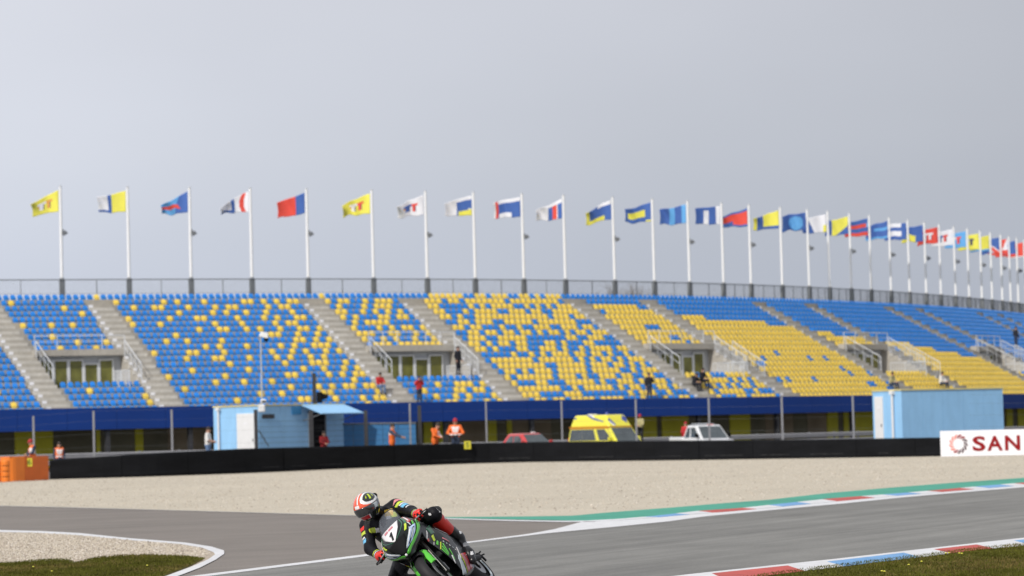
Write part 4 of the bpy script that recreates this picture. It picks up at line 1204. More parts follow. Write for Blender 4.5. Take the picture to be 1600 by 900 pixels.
# ================================================================== cabins
def cabin(label, px, py, Y, th, Wd, Ln, zb, seams):
    top = at_y(px, py, Y)
    t = thing('cabin', label, 'cabin', (top[0], Y, zb), th)
    h = top[2] - zb
    mb = MB()
    mb.add([(0.02, .02, 0), (Ln, .02, 0), (Ln, Wd, 0), (0.02, Wd, 0), (.02, .02, h - .05), (Ln, .02, h - .05), (Ln, Wd, h - .05), (.02, Wd, h - .05)], [(3, 2, 1, 0), (4, 5, 6, 7), (1, 2, 6, 5), (2, 3, 7, 6), (0, 1, 5, 4), (3, 0, 4, 7)])
    mb.build('body', 'cabin_blue', t)
    for k in range(seams):
        a, b = Ln * k / seams, Ln * (k + 1) / seams - .012
        mb = MB(); mb.box(((a + b) / 2, .006, h / 2 - .02), (b - a, .03, h - .08)); mb.build('wall_panel', 'cabin_blue', t)
    for a, b in ((0.0, Wd * .5), (Wd * .5 + .01, Wd)):
        mb = MB(); mb.box((.006, (a + b) / 2, h / 2 - .02), (.03, b - a, h - .08)); mb.build('wall_panel', 'cabin_blue', t)
    mb = MB(); mb.prism([(-.05, -.05), (Ln + .03, -.05), (Ln + .03, Wd + .03), (-.05, Wd + .03)], h - .07, h + .0); mb.build('roof', 'trim_yellow', t)
    return t, h
cA, hA = cabin('light blue cabin at left with an awning over its open side', 403, 632.3, 152.0, math.radians(50), 3.36, 6.55, .20, 4)
def cdoor(t, y0, y1, h, m='cabin_white'):
    mb = MB(); mb.box((-.03, (y0 + y1) / 2, h / 2 + .03), (.05, y1 - y0, h)); d = mb.build('door', m, t); bevel(d, .015)
    mb = MB(); mb.box((-.075, y0 + .12, h * .5), (.04, .05, .14)); mb.build('handle', 'steel_dark', d)
    mb = MB(); mb.box((-.06, (y0 + y1) / 2, h * .82), (.012, .22, .10)); mb.build('notice', 'sign_white', d)
cdoor(cA, .24, 1.58, 2.77)
def pipe(t, y, h):
    mb = MB(); mb.tube([(-.10, y, .05), (-.10, y, h - .10)], .065, 8); mb.box((-.10, y, h - .16), (.2, .24, .18)); mb.build('downpipe', 'cabin_white', t)
pipe(cA, 2.90, hA)
mb = MB(); mb.box((.72, -.03, hA - .62), (.9, .04, .22)); mb.build('wall_sign', 'dark_post', cA)
mb = MB(); mb.box((2.85, -.03, hA - .32), (.72, .04, .46)); mb.build('blue_panel', 'cabin_mid', cA)
mb = MB(); mb.box((4.45, -.015, 1.40), (1.12, .04, 2.75)); mb.build('doorway_shade', 'black_matte', cA)  # flat black panel stands in for the unlit inside of the opening
mb = MB(); mb.box((3.80, -.03, 1.42), (.09, .07, 2.84)); mb.box((5.06, -.03, 1.42), (.09, .07, 2.84)); mb.build('door_frame', 'steel_dark', cA)
mb = MB()
mb.add([(3.25, -.03, hA - .03), (6.55, -.03, hA - .03), (6.55, -1.5, hA - .52), (3.25, -1.5, hA - .52), (3.25, -.03, hA - .08), (6.55, -.03, hA - .08), (6.55, -1.5, hA - .57), (3.25, -1.5, hA - .57)], [(3, 2, 1, 0), (4, 5, 6, 7), (0, 1, 5, 4), (1, 2, 6, 5), (2, 3, 7, 6), (3, 0, 4, 7)])
aw = mb.build('awning', 'cabin_blue', cA)
mb = MB(); mb.tube([(3.35, -.05, hA - .9), (3.35, -1.4, hA - .55)], .025, 5); mb.tube([(6.35, -.05, hA - .9), (6.35, -1.4, hA - .55)], .025, 5); mb.build('strut', 'steel_dark', aw)
cB, hB = cabin('plain light blue cabin at right behind the red lettered white board', 1408, 608.0, 142.0, math.radians(31.6), 2.25, 6.55, .10, 5)
cdoor(cB, 1.42, 2.08, 2.8)
pipe(cB, .60, hB)

# ================================================================== sponsor board
s0_, s1_ = at_z(1470, 714, 0), at_z(1650, 713, 0)
yb = float(at_z(1470, 714, 0)[1])
ye = float(bar(np.interp(1650, bx, bs))[1]) - .35
_p0, _p1 = at_y(1470, 714, yb), at_y(1650, 714, ye)
sb = thing('advertising_board', 'white advertising board with a swirling ring emblem and red letters SAN', 'advertising board', (_p0[0], yb, 0), math.atan2(ye - yb, _p1[0] - _p0[0]))
bl = math.hypot(ye - yb, _p1[0] - _p0[0]); bhh = 1.17
mb = MB(); mb.box((bl / 2, .03, bhh / 2 + .01), (bl, .06, bhh)); bevel(mb.build('panel', 'sign_white', sb), .008)
kx = bl / 180
for w0, w1, ch in ((1521.0, 1541.5, 'S'), (1544.0, 1568.5, 'A'), (1572.0, 1595.5, 'N')):
    tx = text_mesh('letter', ch, 1.0, 'sign_red', sb, .008, 1.0, .028)
    co = np.array([v.co[:] for v in tx.data.vertices]); mn, mxx = co.min(0), co.max(0)
    wz = (w1 - w0) * kx; hz = 22.5 * kx
    for v in tx.data.vertices:
        v.co.x = (v.co.x - mn[0]) / (mxx[0] - mn[0]) * wz; v.co.y = (v.co.y - mn[1]) / (mxx[1] - mn[1]) * hz
    tx.rotation_euler = (math.pi / 2, 0, 0); tx.location = ((w0 - 1470) * kx, -.012, .235)
cxl, czl = (1498.8 - 1470) * kx, bhh - (694 - 674) * kx
em = MB()
for k in range(13):
    a = 2 * math.pi * k / 13 + .25
    P = []
    for j in range(7):
        t = j / 6; rr2 = (14.2 - 5.6 * t) * kx; aa = a + .62 * t
        wdt = .055 * math.sin(math.pi * min(1, .12 + t * .85)) + .008
        P.append((rr2, aa, wdt))
    vs = []
    for rr2, aa, w_ in P:
        tx_, tz_ = math.cos(aa), math.sin(aa)
        vs += [(cxl + tx_ * (rr2 + w_), -.006, czl + tz_ * (rr2 + w_)), (cxl + tx_ * (rr2 - w_), -.006, czl + tz_ * (rr2 - w_))]
    lum = math.cos(a - 2.6)
    em.add(vs, [(2 * j, 2 * j + 2, 2 * j + 3, 2 * j + 1) for j in range(6)], 0 if lum > .25 else (1 if lum > -.35 else 2))
eo = em.build('emblem', ['sign_pink', 'sign_red', 'sign_dark'], sb); solid(eo, .006, 0)
for x in (.15, bl / 2, bl - .15):
    mb = MB(); mb.box((x, .14, .5), (.08, .12, 1.0)); mb.build('support', 'steel_dark', sb)

# ================================================================== masts
p0 = at_y(411, 700, 158); p1 = at_y(407.5, 527, 158)
mt_ = thing('camera_mast', 'thin grey mast with a white camera head rising behind the left cabin', 'mast', (p0[0], 158, .55))
mb = MB(); mb.tube([(0, 0, 0), (0, 0, p1[2] - .55)], [.055, .04], 8); mb.build('pole', 'steel', mt_)
zh = p1[2] - .55
mb = MB(); mb.box((.20, -.03, zh + .12), (.52, .36, .30), 0, Matrix.Rotation(.25, 3, 'Y'), .8); bevel(mb.build('camera_head', 'cabin_white', mt_), .04)
mb = MB(); mb.lathe([(.05, 0), (.13, .05), (.14, .18), (.1, .2)], 10, 0, (.30, -.05, zh - .24)); mb.build('lens_dome', 'black_matte', mt_)
pbx = at_y(409, 638, 151.0)
cbx = thing('junction_box', 'white rounded box fixed at the cabin roof corner below the mast', 'box', pbx)
mb = MB(); mb.box((0, 0, 0), (.36, .26, .40)); bevel(mb.build('housing', 'cabin_white', cbx), .06)
mb = MB(); mb.box((.10, -.02, .36), (.30, .2, .22)); bevel(mb.build('lamp_cap', 'cabin_white', cbx), .05)
mb = MB(); mb.box((.12, -.13, .36), (.2, .03, .08)); mb.build('lamp_slot', 'black_matte', cbx)
p0 = at_y(493, 690, 166); p1 = at_y(491.5, 583, 166)
hp = thing('loudspeaker_post', 'dark square post with a black horn loudspeaker behind the awning', 'loudspeaker post', (p0[0], 166, .55))
mb = MB(); mb.box((0, 0, (p1[2] - .55) / 2), (.21, .18, p1[2] - .55)); mb.build('post', 'dark_post', hp)
ph_ = at_y(500, 621, 166); dx = ph_[0] - p0[0]; dz = ph_[2] - .55
mb = MB(); mb.box((dx - .02, -.1, dz), (.32, .3, .62)); mb.add([(dx + .05, -.12, dz + .26), (dx + .05, .12, dz + .26), (dx + .05, .12, dz - .16), (dx + .05, -.12, dz - .16), (dx + .45, -.26, dz + .16), (dx + .45, .22, dz + .16), (dx + .45, .22, dz - .05), (dx + .45, -.26, dz - .05)], [(0, 1, 2, 3), (7, 6, 5, 4), (0, 4, 5, 1), (1, 5, 6, 2), (2, 6, 7, 3), (3, 7, 4, 0)])
bevel(mb.build('horn', 'black_matte', hp), .02)
# ================================================================== vehicles
def quad_patch(mb, c4, u0, u1, v0, v1, off, mi=0, th=.012):
    """rectangle on a bilinear face c4 = (bl, br, tr, tl), lifted by off"""
    bl, br, tr, tl = [Vector(p) for p in c4]
    n = (br - bl).cross(tl - bl).normalized()
    def P(u, v): return bl * (1 - u) * (1 - v) + br * u * (1 - v) + tr * u * v + tl * (1 - u) * v
    a = [P(u0, v0), P(u1, v0), P(u1, v1), P(u0, v1)] if not hasattr(u0, '__len__') else [P(*q) for q in u0]
    vs = [p + n * off for p in a] + [p - n * th for p in a]
    mb.add(vs, [(0, 1, 2, 3), (7, 6, 5, 4), (1, 0, 4, 5), (2, 1, 5, 6), (3, 2, 6, 7), (0, 3, 7, 4)], mi)
def frustum(y0, y1, w0, z0, y2, y3, w1, z1):
    return [Vector(p) for p in ((-w0, y0, z0), (w0, y0, z0), (w0, y1, z0), (-w0, y1, z0), (-w1, y2, z1), (w1, y2, z1), (w1, y3, z1), (-w1, y3, z1))]
FR_F = [(3, 2, 1, 0), (4, 5, 6, 7), (0, 1, 5, 4), (1, 2, 6, 5), (2, 3, 7, 6), (3, 0, 4, 7)]
def wheels(t, W_, ys, r):
    for y in ys:
        for s in (-1, 1):
            mb = MB(); c = (s * W_, y, r)
            mb.lathe([(r * .6, -.09), (r * .92, -.10), (r, -.07), (r, .07), (r * .92, .10), (r * .6, .09)], 18, 0, c, 'x')
            w_ = mb.build('wheel', 'rubber', t, smooth=True)
            mb = MB(); mb.lathe([(0, -.06), (r * .3, -.07), (r * .62, -.05), (r * .62, .05), (r * .3, .07), (0, .06)], 14, 0, c, 'x')
            mb.build('rim', 'steel', w_)
def side_body(t, prof, w, m, wb=.05):
    mb = MB(); pts = [(-w, y, z) for y, z in prof]
    mb.extrude(pts, (2 * w, 0, 0)); o = mb.build('body', m, t, weld=True); bevel(o, wb, 3); return o
def vehicle(kind, label, cat, px, Y, phi, z0=.02):
    x = at_y(px, 690, Y)[0]
    return thing(kind, label, cat, (x, Y, z0), math.atan2(-math.cos(phi), -math.sin(phi)))
def mirrorpart(t, x, y, z, m):
    mb = MB(); mb.box((x, y, z), (.22, .12, .24)); bevel(mb.build('wing_mirror', m, t), .04)

# ambulance ----------------------------------------------------------
A = vehicle('ambulance', 'yellow high roofed ambulance with blue and white roof stripes behind the barrier', 'ambulance', 952, 165.5, math.radians(50))
side_body(A, [(-2.5, .32), (-2.52, .7), (-2.5, .90), (1.75, .90), (2.42, .80), (2.56, .70), (2.58, .34)], 1.0, 'amb_yellow', .07)
c8 = frustum(-2.5, 1.76, .99, .88, -2.40, .98, .86, 1.78)
mb = MB(); mb.add(c8, FR_F); bevel(mb.build('cab', 'amb_yellow', A), .06, 3)
r8 = frustum(-2.42, 1.04, .90, 1.76, -2.16, .56, .72, 2.48)
mb = MB(); mb.add(r8, FR_F); bevel(mb.build('high_roof', 'amb_yellow', A), .12, 4)
mb = MB(); mb.box((0, -.71, 1.785), (1.80, 3.46, .06)); mb.build('roof_seam', 'amb_orange', A)
sideR = (c8[1], c8[2], c8[6], c8[5]); sideL = (c8[3], c8[0], c8[4], c8[7])
for sd, fl in ((sideR, 0), (sideL, 1)):
    for (u0, u1, v0, v1) in ((.035, .30, .16, .86), (.31, .585, .16, .86)):
        mb = MB(); a, b = (u0, u1) if not fl else (1 - u1, 1 - u0); quad_patch(mb, sd, a, b, v0, v1, .012); mb.build('side_window', 'window', A)
    mb = MB()
    if not fl: quad_patch(mb, sd, [(.66, .16), (.93, .16), (.86, .86), (.66, .86)], None, None, None, .012)
    else: quad_patch(mb, sd, [(.07, .16), (.34, .16), (.34, .86), (.14, .86)], None, None, None, .012)
    mb.build('side_window', 'window', A)
mb = MB(); quad_patch(mb, (c8[2], c8[3], c8[7], c8[6]), .06, .94, .04, .93, .014); mb.build('windscreen', 'window', A)
# painted roof stripes
rs = (r8[1], r8[2], r8[6], r8[5]); rf = (r8[2], r8[3], r8[7], r8[6])
for m_, q in (('amb_blue', [(.40, .98), (.56, .70), (.63, .66), (.50, .99)]), ('sign_white', [(.50, .98), (.62, .72), (.66, .74), (.58, .99)]), ('amb_blue', [(.56, .68), (.86, .42), (.90, .47), (.62, .80)]), ('amb_blue', [(.03, .72), (.10, .68), (.12, .78), (.05, .82)])):
    mb = MB(); quad_patch(mb, rs, q, None, None, None, .012, 0, .004); mb.build('roof_stripe', m_, A)
for m_, q in (('amb_blue', [(.02, .60), (.22, .25), (.34, .18), (.12, .72)]), ('sign_white', [(.05, .45), (.22, .12), (.30, .10), (.10, .52)]), ('amb_blue', [(.70, .60), (.86, .30), (.96, .70), (.84, .96)])):
    mb = MB(); quad_patch(mb, rf, q, None, None, None, .012, 0, .004); mb.build('roof_stripe', m_, A)
for (u0, u1) in ((.300, .306), (.592, .598), (.94, .945)):
    mb = MB(); quad_patch(mb, sideR, u0, u1, .0, .95, .006, 0, .002); mb.build('door_seam', 'steel_dark', A)
mb = MB(); quad_patch(mb, sideR, .02, .62, .02, .09, .008, 0, .002); mb.build('side_stripe', 'amb_blue', A)
mb = MB(); quad_patch(mb, sideR, .02, .98, .90, .96, .008, 0, .002); mb.build('side_stripe', 'amb_orange', A)
mb = MB(); mb.box((-.45, -1.9, 2.50), (.5, .3, .10)); bevel(mb.build('roof_vent', 'cabin_white', A), .03)
wheels(A, .86, (-1.6, 1.75), .34)
mirrorpart(A, 1.12, 1.30, 1.10, 'amb_yellow'); mirrorpart(A, -1.12, 1.30, 1.10, 'amb_yellow')
for s in (-1, 1):
    mb = MB(); mb.box((s * .70, 2.50, .64), (.34, .14, .22)); bevel(mb.build('headlight', 'sign_white', A), .03)
    mb = MB(); mb.box((s * .85, -2.51, 1.0), (.12, .06, .4)); mb.build('tail_light', 'red_lamp', A)
mb = MB(); mb.lathe([(.1, 0), (.1, .1), (.06, .15), (0, .16)], 12, 0, (.35, .25, 2.47)); mb.build('beacon', 'amb_blue', A, smooth=True)

# pickup ---------------------------------------------------------------
P_ = vehicle('pickup_truck', 'white pickup truck with a red lamp on its roof behind the barrier', 'pickup', 1101, 166, math.radians(65))
side_body(P_, [(-2.6, .45), (-2.6, 1.08), (-.95, 1.08), (-.93, .96), (1.25, .94), (2.35, .78), (2.5, .68), (2.5, .42)], .94, 'car_white', .06)
c8 = frustum(-.97, 1.34, .92, .93, -.62, .48, .78, 1.74)
mb = MB(); mb.add(c8, FR_F); bevel(mb.build('cab', 'car_white', P_), .07, 3)
for sd, fl in (((c8[1], c8[2], c8[6], c8[5]), 0), ((c8[3], c8[0], c8[4], c8[7]), 1)):
    for q in ([(.09, .14), (.36, .14), (.36, .84), (.15, .84)], [(.44, .14), (.86, .14), (.80, .84), (.44, .84)]):
        mb = MB(); q2 = q if not fl else [(1 - u, v) for u, v in q[::-1]]
        quad_patch(mb, sd, q2, None, None, None, .012); mb.build('side_window', 'window', P_)
mb = MB(); quad_patch(mb, (c8[2], c8[3], c8[7], c8[6]), .06, .94, .06, .90, .014); mb.build('windscreen', 'window', P_)
mb = MB(); quad_patch(mb, (c8[0], c8[1], c8[5], c8[4]), .1, .9, .2, .85, .012); mb.build('rear_window', 'window', P_)
mb = MB(); mb.box((0, -1.75, 1.10), (1.5, 1.5, .02)); mb.build('load_bed', 'black_matte', P_)
mb = MB(); mb.tube([(-.55, -.55, 1.82), (.55, -.55, 1.82)], .025, 6); mb.tube([(-.55, .2, 1.80), (.55, .2, 1.80)], .025, 6)
for s in (-.5, .5): mb.tube([(s, -.55, 1.70), (s, -.55, 1.82), (s, .2, 1.80), (s, .2, 1.70)], .018, 5)
mb.build('roof_rack', 'steel', P_)
mb = MB(); mb.box((-.2, .36, 1.755), (.34, .14, .07)); bevel(mb.build('roof_lamp', 'red_lamp', P_), .02)
wheels(P_, .80, (-1.55, 1.6), .36)
mirrorpart(P_, 1.06, 1.0, 1.14, 'black_matte'); mirrorpart(P_, -1.06, 1.0, 1.14, 'black_matte')
for s in (-1, 1):
    mb = MB(); mb.box((s * .70, 2.44, .68), (.36, .12, .16)); bevel(mb.build('headlight', 'sign_white', P_), .03)
    mb = MB(); mb.box((s * .8, -2.6, .85), (.12, .05, .3)); mb.build('tail_light', 'red_lamp', P_)

# red car ----------------------------------------------------------------
Cc = vehicle('car', 'red car of which only the curved roof and windscreen show above the barrier', 'car', 826, 163, math.radians(57))
side_body(Cc, [(-2.0, .3), (-2.05, .75), (-1.95, .95), (1.0, .86), (1.85, .68), (2.0, .56), (2.0, .3)], .86, 'car_red', .07)
c8 = frustum(-1.75, 1.25, .86, .85, -1.15, .30, .64, 1.54)
mb = MB(); mb.add(c8, FR_F); bevel(mb.build('cab', 'car_red', Cc), .13, 4)
for sd, fl in (((c8[1], c8[2], c8[6], c8[5]), 0), ((c8[3], c8[0], c8[4], c8[7]), 1)):
    for q in ([(.14, .10), (.46, .10), (.44, .80), (.24, .80)], [(.49, .10), (.88, .10), (.77, .80), (.48, .80)]):
        mb = MB(); q2 = q if not fl else [(1 - u, v) for u, v in q[::-1]]
        quad_patch(mb, sd, q2, None, None, None, .012); mb.build('side_window', 'window', Cc)
mb = MB(); quad_patch(mb, (c8[2], c8[3], c8[7], c8[6]), .05, .95, .03, .88, .014); mb.build('windscreen', 'window', Cc)
mb = MB(); quad_patch(mb, (c8[0], c8[1], c8[5], c8[4]), .1, .9, .2, .85, .012); mb.build('rear_window', 'window', Cc)
mb = MB(); mb.box((-.25, .1, 1.58), (.24, .14, .08)); bevel(mb.build('roof_lamp', 'cabin_white', Cc), .02)
wheels(Cc, .78, (-1.25, 1.3), .31)
mirrorpart(Cc, .95, .85, 1.02, 'car_red'); mirrorpart(Cc, -.95, .85, 1.02, 'car_red')
for s in (-1, 1):
    mb = MB(); mb.box((s * .62, 1.93, .66), (.34, .12, .16)); bevel(mb.build('headlight', 'sign_white', Cc), .03)
    mb = MB(); mb.box((s * .7, -2.0, .8), (.2, .06, .18)); mb.build('tail_light', 'red_lamp', Cc)

# ================================================================== people
def cap(a, b, ra, rb, m, bands=None): return dict(a=np.array(a, float), b=np.array(b, float), ra=ra, rb=rb, m=m, bands=bands)
def ell(c, r, m, rot=None): return dict(c=np.array(c, float), r=np.array(r, float), m=m, rot=rot, bands=None)
def sd_prim(p, P):
    if 'a' in p:
        ba = p['b'] - p['a']; pa = P - p['a']
        t = np.clip((pa @ ba) / max(1e-9, ba @ ba), 0, 1)
        return np.linalg.norm(pa - t[..., None] * ba, axis=-1) - (p['ra'] + (p['rb'] - p['ra']) * t), t
    q = P - p['c']
    if p['rot'] is not None: q = q @ p['rot']
    k0 = np.linalg.norm(q / p['r'], axis=-1); k1 = np.linalg.norm(q / p['r'] ** 2, axis=-1)
    return k0 * (k0 - 1) / np.maximum(k1, 1e-6), np.zeros(k0.shape)
def sdf_mesh(prims, cell, k):
    lo = np.min([np.minimum(p['a'] - p['ra'], p['b'] - p['rb']) if 'a' in p else p['c'] - p['r'].max() for p in prims], 0) - 3 * cell
    hi = np.max([np.maximum(p['a'] + p['ra'], p['b'] + p['rb']) if 'a' in p else p['c'] + p['r'].max() for p in prims], 0) + 3 * cell
    lo = lo - np.maximum(0, 0) ; n = np.ceil((hi - lo) / cell).astype(int) + 1
    ax = [lo[i] + cell * np.arange(n[i]) for i in range(3)]
    D = np.full(n, 10.0)
    for p in prims:
        if 'a' in p:
            R_ = max(p['ra'], p['rb']); l = np.minimum(p['a'], p['b']) - R_; h = np.maximum(p['a'], p['b']) + R_
        else:
            l = p['c'] - p['r'].max(); h = p['c'] + p['r'].max()
        mrg = k + 3 * cell
        i0 = np.maximum(0, ((l - mrg - lo) / cell).astype(int)); i1 = np.minimum(n, ((h + mrg - lo) / cell).astype(int) + 2)
        sl_ = tuple(slice(a, b) for a, b in zip(i0, i1))
        X, Y, Z = np.meshgrid(*[ax[i][sl_[i]] for i in range(3)], indexing='ij')
        d, _ = sd_prim(p, np.stack([X, Y, Z], -1))
        o = D[sl_]
        hh = np.maximum(k - np.abs(o - d), 0) / k
        D[sl_] = np.minimum(o, d) - hh * hh * k * .25
    s = D < 0
    acc = np.zeros(tuple(n - 1) + (3,)); cnt = np.zeros(tuple(n - 1))
    c_ = [np.array([i, j, l]) for i in (0, 1) for j in (0, 1) for l in (0, 1)]
    def cs(o): return tuple(slice(o[i], n[i] - 1 + o[i]) for i in range(3))
    for i in range(8):
        for j in range(i + 1, 8):
            if np.abs(c_[i] - c_[j]).sum() != 1: continue
            da, db = D[cs(c_[i])], D[cs(c_[j])]
            m = (da < 0) != (db < 0)
            t = np.where(m, da / np.where(m, da - db, 1), 0)
            pt = c_[i] + t[..., None] * (c_[j] - c_[i])
            acc += np.where(m[..., None], pt, 0); cnt += m
    act = cnt > 0; idx = -np.ones(act.shape, int); idx[act] = np.arange(act.sum())
    ii = np.argwhere(act)
    V = lo + cell * (ii + acc[act] / cnt[act][:, None])
    Fs = []
    for a in range(3):
        b, c = (a + 1) % 3, (a + 2) % 3
        sl0 = [slice(None)] * 3; sl1 = [slice(None)] * 3
        sl0[a] = slice(0, n[a] - 1); sl1[a] = slice(1, n[a])
        ch = s[tuple(sl0)] != s[tuple(sl1)]
        for e in np.argwhere(ch):
            if e[b] == 0 or e[c] == 0 or e[b] >= n[b] - 1 or e[c] >= n[c] - 1: continue
            q = []
            for db, dc in ((0, 0), (-1, 0), (-1, -1), (0, -1)):
                g = e.copy(); g[b] += db; g[c] += dc; q.append(idx[tuple(g)])
            if min(q) < 0: continue
            Fs.append(q if not s[tuple(e)] else q[::-1])
    return V, Fs
def body_object(name, prims, cell, k, extra=None, paint=None):
    V, Fs = sdf_mesh(prims, cell, k)
    Fa = np.array(Fs); ctr = V[Fa].mean(1)
    nor = np.cross(V[Fa[:, 2]] - V[Fa[:, 0]], V[Fa[:, 3]] - V[Fa[:, 1]]); nor /= np.maximum(1e-9, np.linalg.norm(nor, axis=1))[:, None]
    if (ctr * nor).sum() - (V.mean(0) * nor).sum() < 0:
        nor = -nor; Fs = [f[::-1] for f in Fs]; Fa = np.array(Fs)
    best = None; dist = []; ts = []
    for p in prims:
        d, t = sd_prim(p, ctr); dist.append(d); ts.append(t)
    dist = np.array(dist); ts = np.array(ts); w = dist.argmin(0)
    names = []; mi = []
    def mid(m):
        if m not in names: names.append(m)
        return names.index(m)
    for f in range(len(Fa)):
        p = prims[w[f]]; m = p['m']
        if p['bands']:
            t = ts[w[f], f]
            for bd in p['bands']:
                if bd[0] <= t < bd[1] and (len(bd) < 4 or nor[f] @ np.array(bd[3]) > (bd[4] if len(bd) > 4 else 0)): m = bd[2]
        if paint:
            q = paint(ctr[f], nor[f], m)
            if q: m = q
        mi.append(mid(m))
    mb = MB(); mb.v = [tuple(v) for v in V]; mb.f = [tuple(int(q) for q in f) for f in Fs]; mb.m = mi
    if extra:
        b = len(mb.v); mb.v += extra.v
        for f, m in zip(extra.f, extra.m): mb.f.append(tuple(b + q for q in f)); mb.m.append(mid(extra.names[m]))
    return mb.build(name, names, None, smooth=True)
def fingers(ex, wrist, hand, palm_n, mi, sc=1.0, curl=.5):
    w, h = Vector(wrist), Vector(hand); d = (h - w).normalized(); pn = Vector(palm_n); pn = (pn - d * pn.dot(d)).normalized(); s = d.cross(pn)
    for k, l in ((-1.5, .062), (-.5, .075), (.5, .078), (1.5, .068)):
        p0 = h + s * k * .020 * sc + d * .005; p1 = p0 + (d * (1 - curl * .3) + pn * curl * .5).normalized() * l * .5 * sc; p2 = p1 + (d * (1 - curl) + pn * curl).normalized() * l * .5 * sc
        ex.tube([p0, p1, p2], [.0105 * sc, .0095 * sc, .007 * sc], 6, mi)
    p0 = w.lerp(h, .35) - s * .028 * sc; p1 = p0 + (d * .7 - s * .6 + pn * .3).normalized() * .04 * sc; p2 = p1 + (d * .9 - s * .1 + pn * .3).normalized() * .03 * sc
    ex.tube([p0, p1, p2], [.013 * sc, .011 * sc, .008 * sc], 6, mi)
BASEJ = dict(pel=(0, 0, .95), che=(0, 0, 1.30), nek=(0, .0, 1.47), hed=(0, .025, 1.63), shL=(-.185, 0, 1.41), elL=(-.25, -.02, 1.14), wrL=(-.25, .10, .91), shR=(.185, 0, 1.41), elR=(.25, -.02, 1.14), wrR=(.25, .10, .91),
             hiL=(-.09, 0, .92), knL=(-.10, .03, .50), anL=(-.11, -.02, .08), toL=(-.13, .15, .04), hiR=(.09, 0, .92), knR=(.10, .03, .50), anR=(.11, -.02, .08), toR=(.13, .15, .04))
def person(label, loc, rotz, cols, J=None, hat=None, paint=None, cell=.026, group=None, cat='person', sc=1.0):
    j = dict(BASEJ); j.update(J or {}); j = {a: np.array(b, float) for a, b in j.items()}
    top, bot, shoe, skin, slv = cols['top'], cols['bottom'], cols.get('shoe', 'black_cloth'), 'skin', cols.get('sleeve', cols['top'])
    side = (j['shR'] - j['shL']); side /= np.linalg.norm(side)
    pr_ = [ell(j['pel'], (.175, .135, .13), bot)]
    for s in (-1, 1):
        pr_.append(cap(j['pel'] + side * .06 * s + np.array([0, 0, .06]), j['che'] + side * .075 * s, .115, .125, top))
    pr_ += [cap(j['shL'] + side * .03, j['shR'] - side * .03, .078, .078, top), cap(j['che'] + np.array([0, 0, .1]), j['nek'], .075, .055, top), cap(j['nek'], j['hed'] - np.array([0, 0, .04]), .052, .05, skin)]
    fw_ = j['hed'] - j['nek']; up = fw_ / np.linalg.norm(fw_)
    fwd = np.cross(up, side); fwd /= np.linalg.norm(fwd)
    if fwd @ np.array([0, 1, 0]) < 0 and J is None: fwd = -fwd
    pr_ += [ell(j['hed'], (.078, .098, .118), skin), cap(j['hed'] + fwd * .088 - up * .005, j['hed'] + fwd * .106 - up * .03, .012, .016, skin), ell(j['hed'] + fwd * .05 - up * .08, (.045, .045, .04), skin)]
    for s in (-1, 1): pr_.append(ell(j['hed'] + side * .078 * s, (.012, .022, .03), skin))
    ex = MB(); ex.names = [cols.get('glove', skin), 'hair', 'lip']
    for s in (-1, 1):
        q = j['hed'] + side * .031 * s + up * .012 + fwd * .094
        ex.tube([q - fwd * .006, q + fwd * .008], [.013, .009], 8, 1)
        ex.tube([q - side * .016 + up * .022, q + up * .026 + fwd * .004, q + side * .016 + up * .022], .004, 4, 1)
    q = j['hed'] - up * .062 + fwd * .100
    ex.tube([q - side * .024, q + fwd * .006, q + side * .024], [.004, .006, .004], 5, 2)
    for q in 'LR':
        pr_ += [cap(j['sh' + q], j['el' + q], .066, .052, slv), cap(j['el' + q], j['wr' + q], .050, .038, cols.get('fore', slv))]
        d = j['wr' + q] - j['el' + q]; d /= np.linalg.norm(d); hp_ = j['wr' + q] + d * .085
        pr_.append(cap(j['wr' + q] + d * .02, hp_, .034, .034, cols.get('glove', skin)))
        fingers(ex, j['wr' + q], hp_, side * (1 if q == 'L' else -1) + np.array([0, .2, -.1]), 0)
        pr_ += [cap(j['hi' + q], j['kn' + q], .098, .068, bot), cap(j['kn' + q], j['an' + q], .066, .050, bot), cap(j['an' + q] - np.array([0, 0, .02]), j['to' + q], .052, .042, shoe)]
    o = body_object('person', pr_, cell, .05, ex, paint)
    o.location = Vector([float(a) for a in loc]); o.rotation_euler = (0, 0, rotz); o.scale = (sc, sc, sc)
    tag(o, label, cat, group)
    B = Matrix((Vector(side), Vector(fwd), Vector(up))).transposed()
    if hat:
        nm, m = hat
        mb = MB(); n = 12
        def fn(u, v):
            a = u * 2 * math.pi; e = (-.10 + v * (math.pi / 2 + .10)) if nm != 'hair' else (-.35 * (0.5 - .5 * math.sin(a)) + .12 + v * (math.pi / 2 - .12))
            r = Vector((.088 * math.cos(e) * math.cos(a), .108 * math.cos(e) * math.sin(a), .125 * math.sin(e) + .01))
            return tuple(B @ r + Vector(j['hed']))
        mb.grid(fn, n, 5)
        if nm == 'cap':
            for k in range(6): pass
            P = []
            for k in range(7):
                a = math.pi * (.15 + .7 * k / 6); P.append((Vector((.085 * math.cos(a), .10 * math.sin(a), .02)), Vector((.075 * math.cos(a), .085 + .085 * math.sin(a), .005))))
            vs = []
            for a, b in P: vs += [tuple(B @ a + Vector(j['hed'])), tuple(B @ b + Vector(j['hed']))]
            mb.add(vs, [(2 * k, 2 * k + 1, 2 * k + 3, 2 * k + 2) for k in range(6)])
        h = mb.build(nm, m, o, smooth=True); solid(h, .012, 1)
    return o
def face_to(ang_deg):           # 0 = towards the camera, 90 = to the right of the picture
    return math.radians(180 + ang_deg)
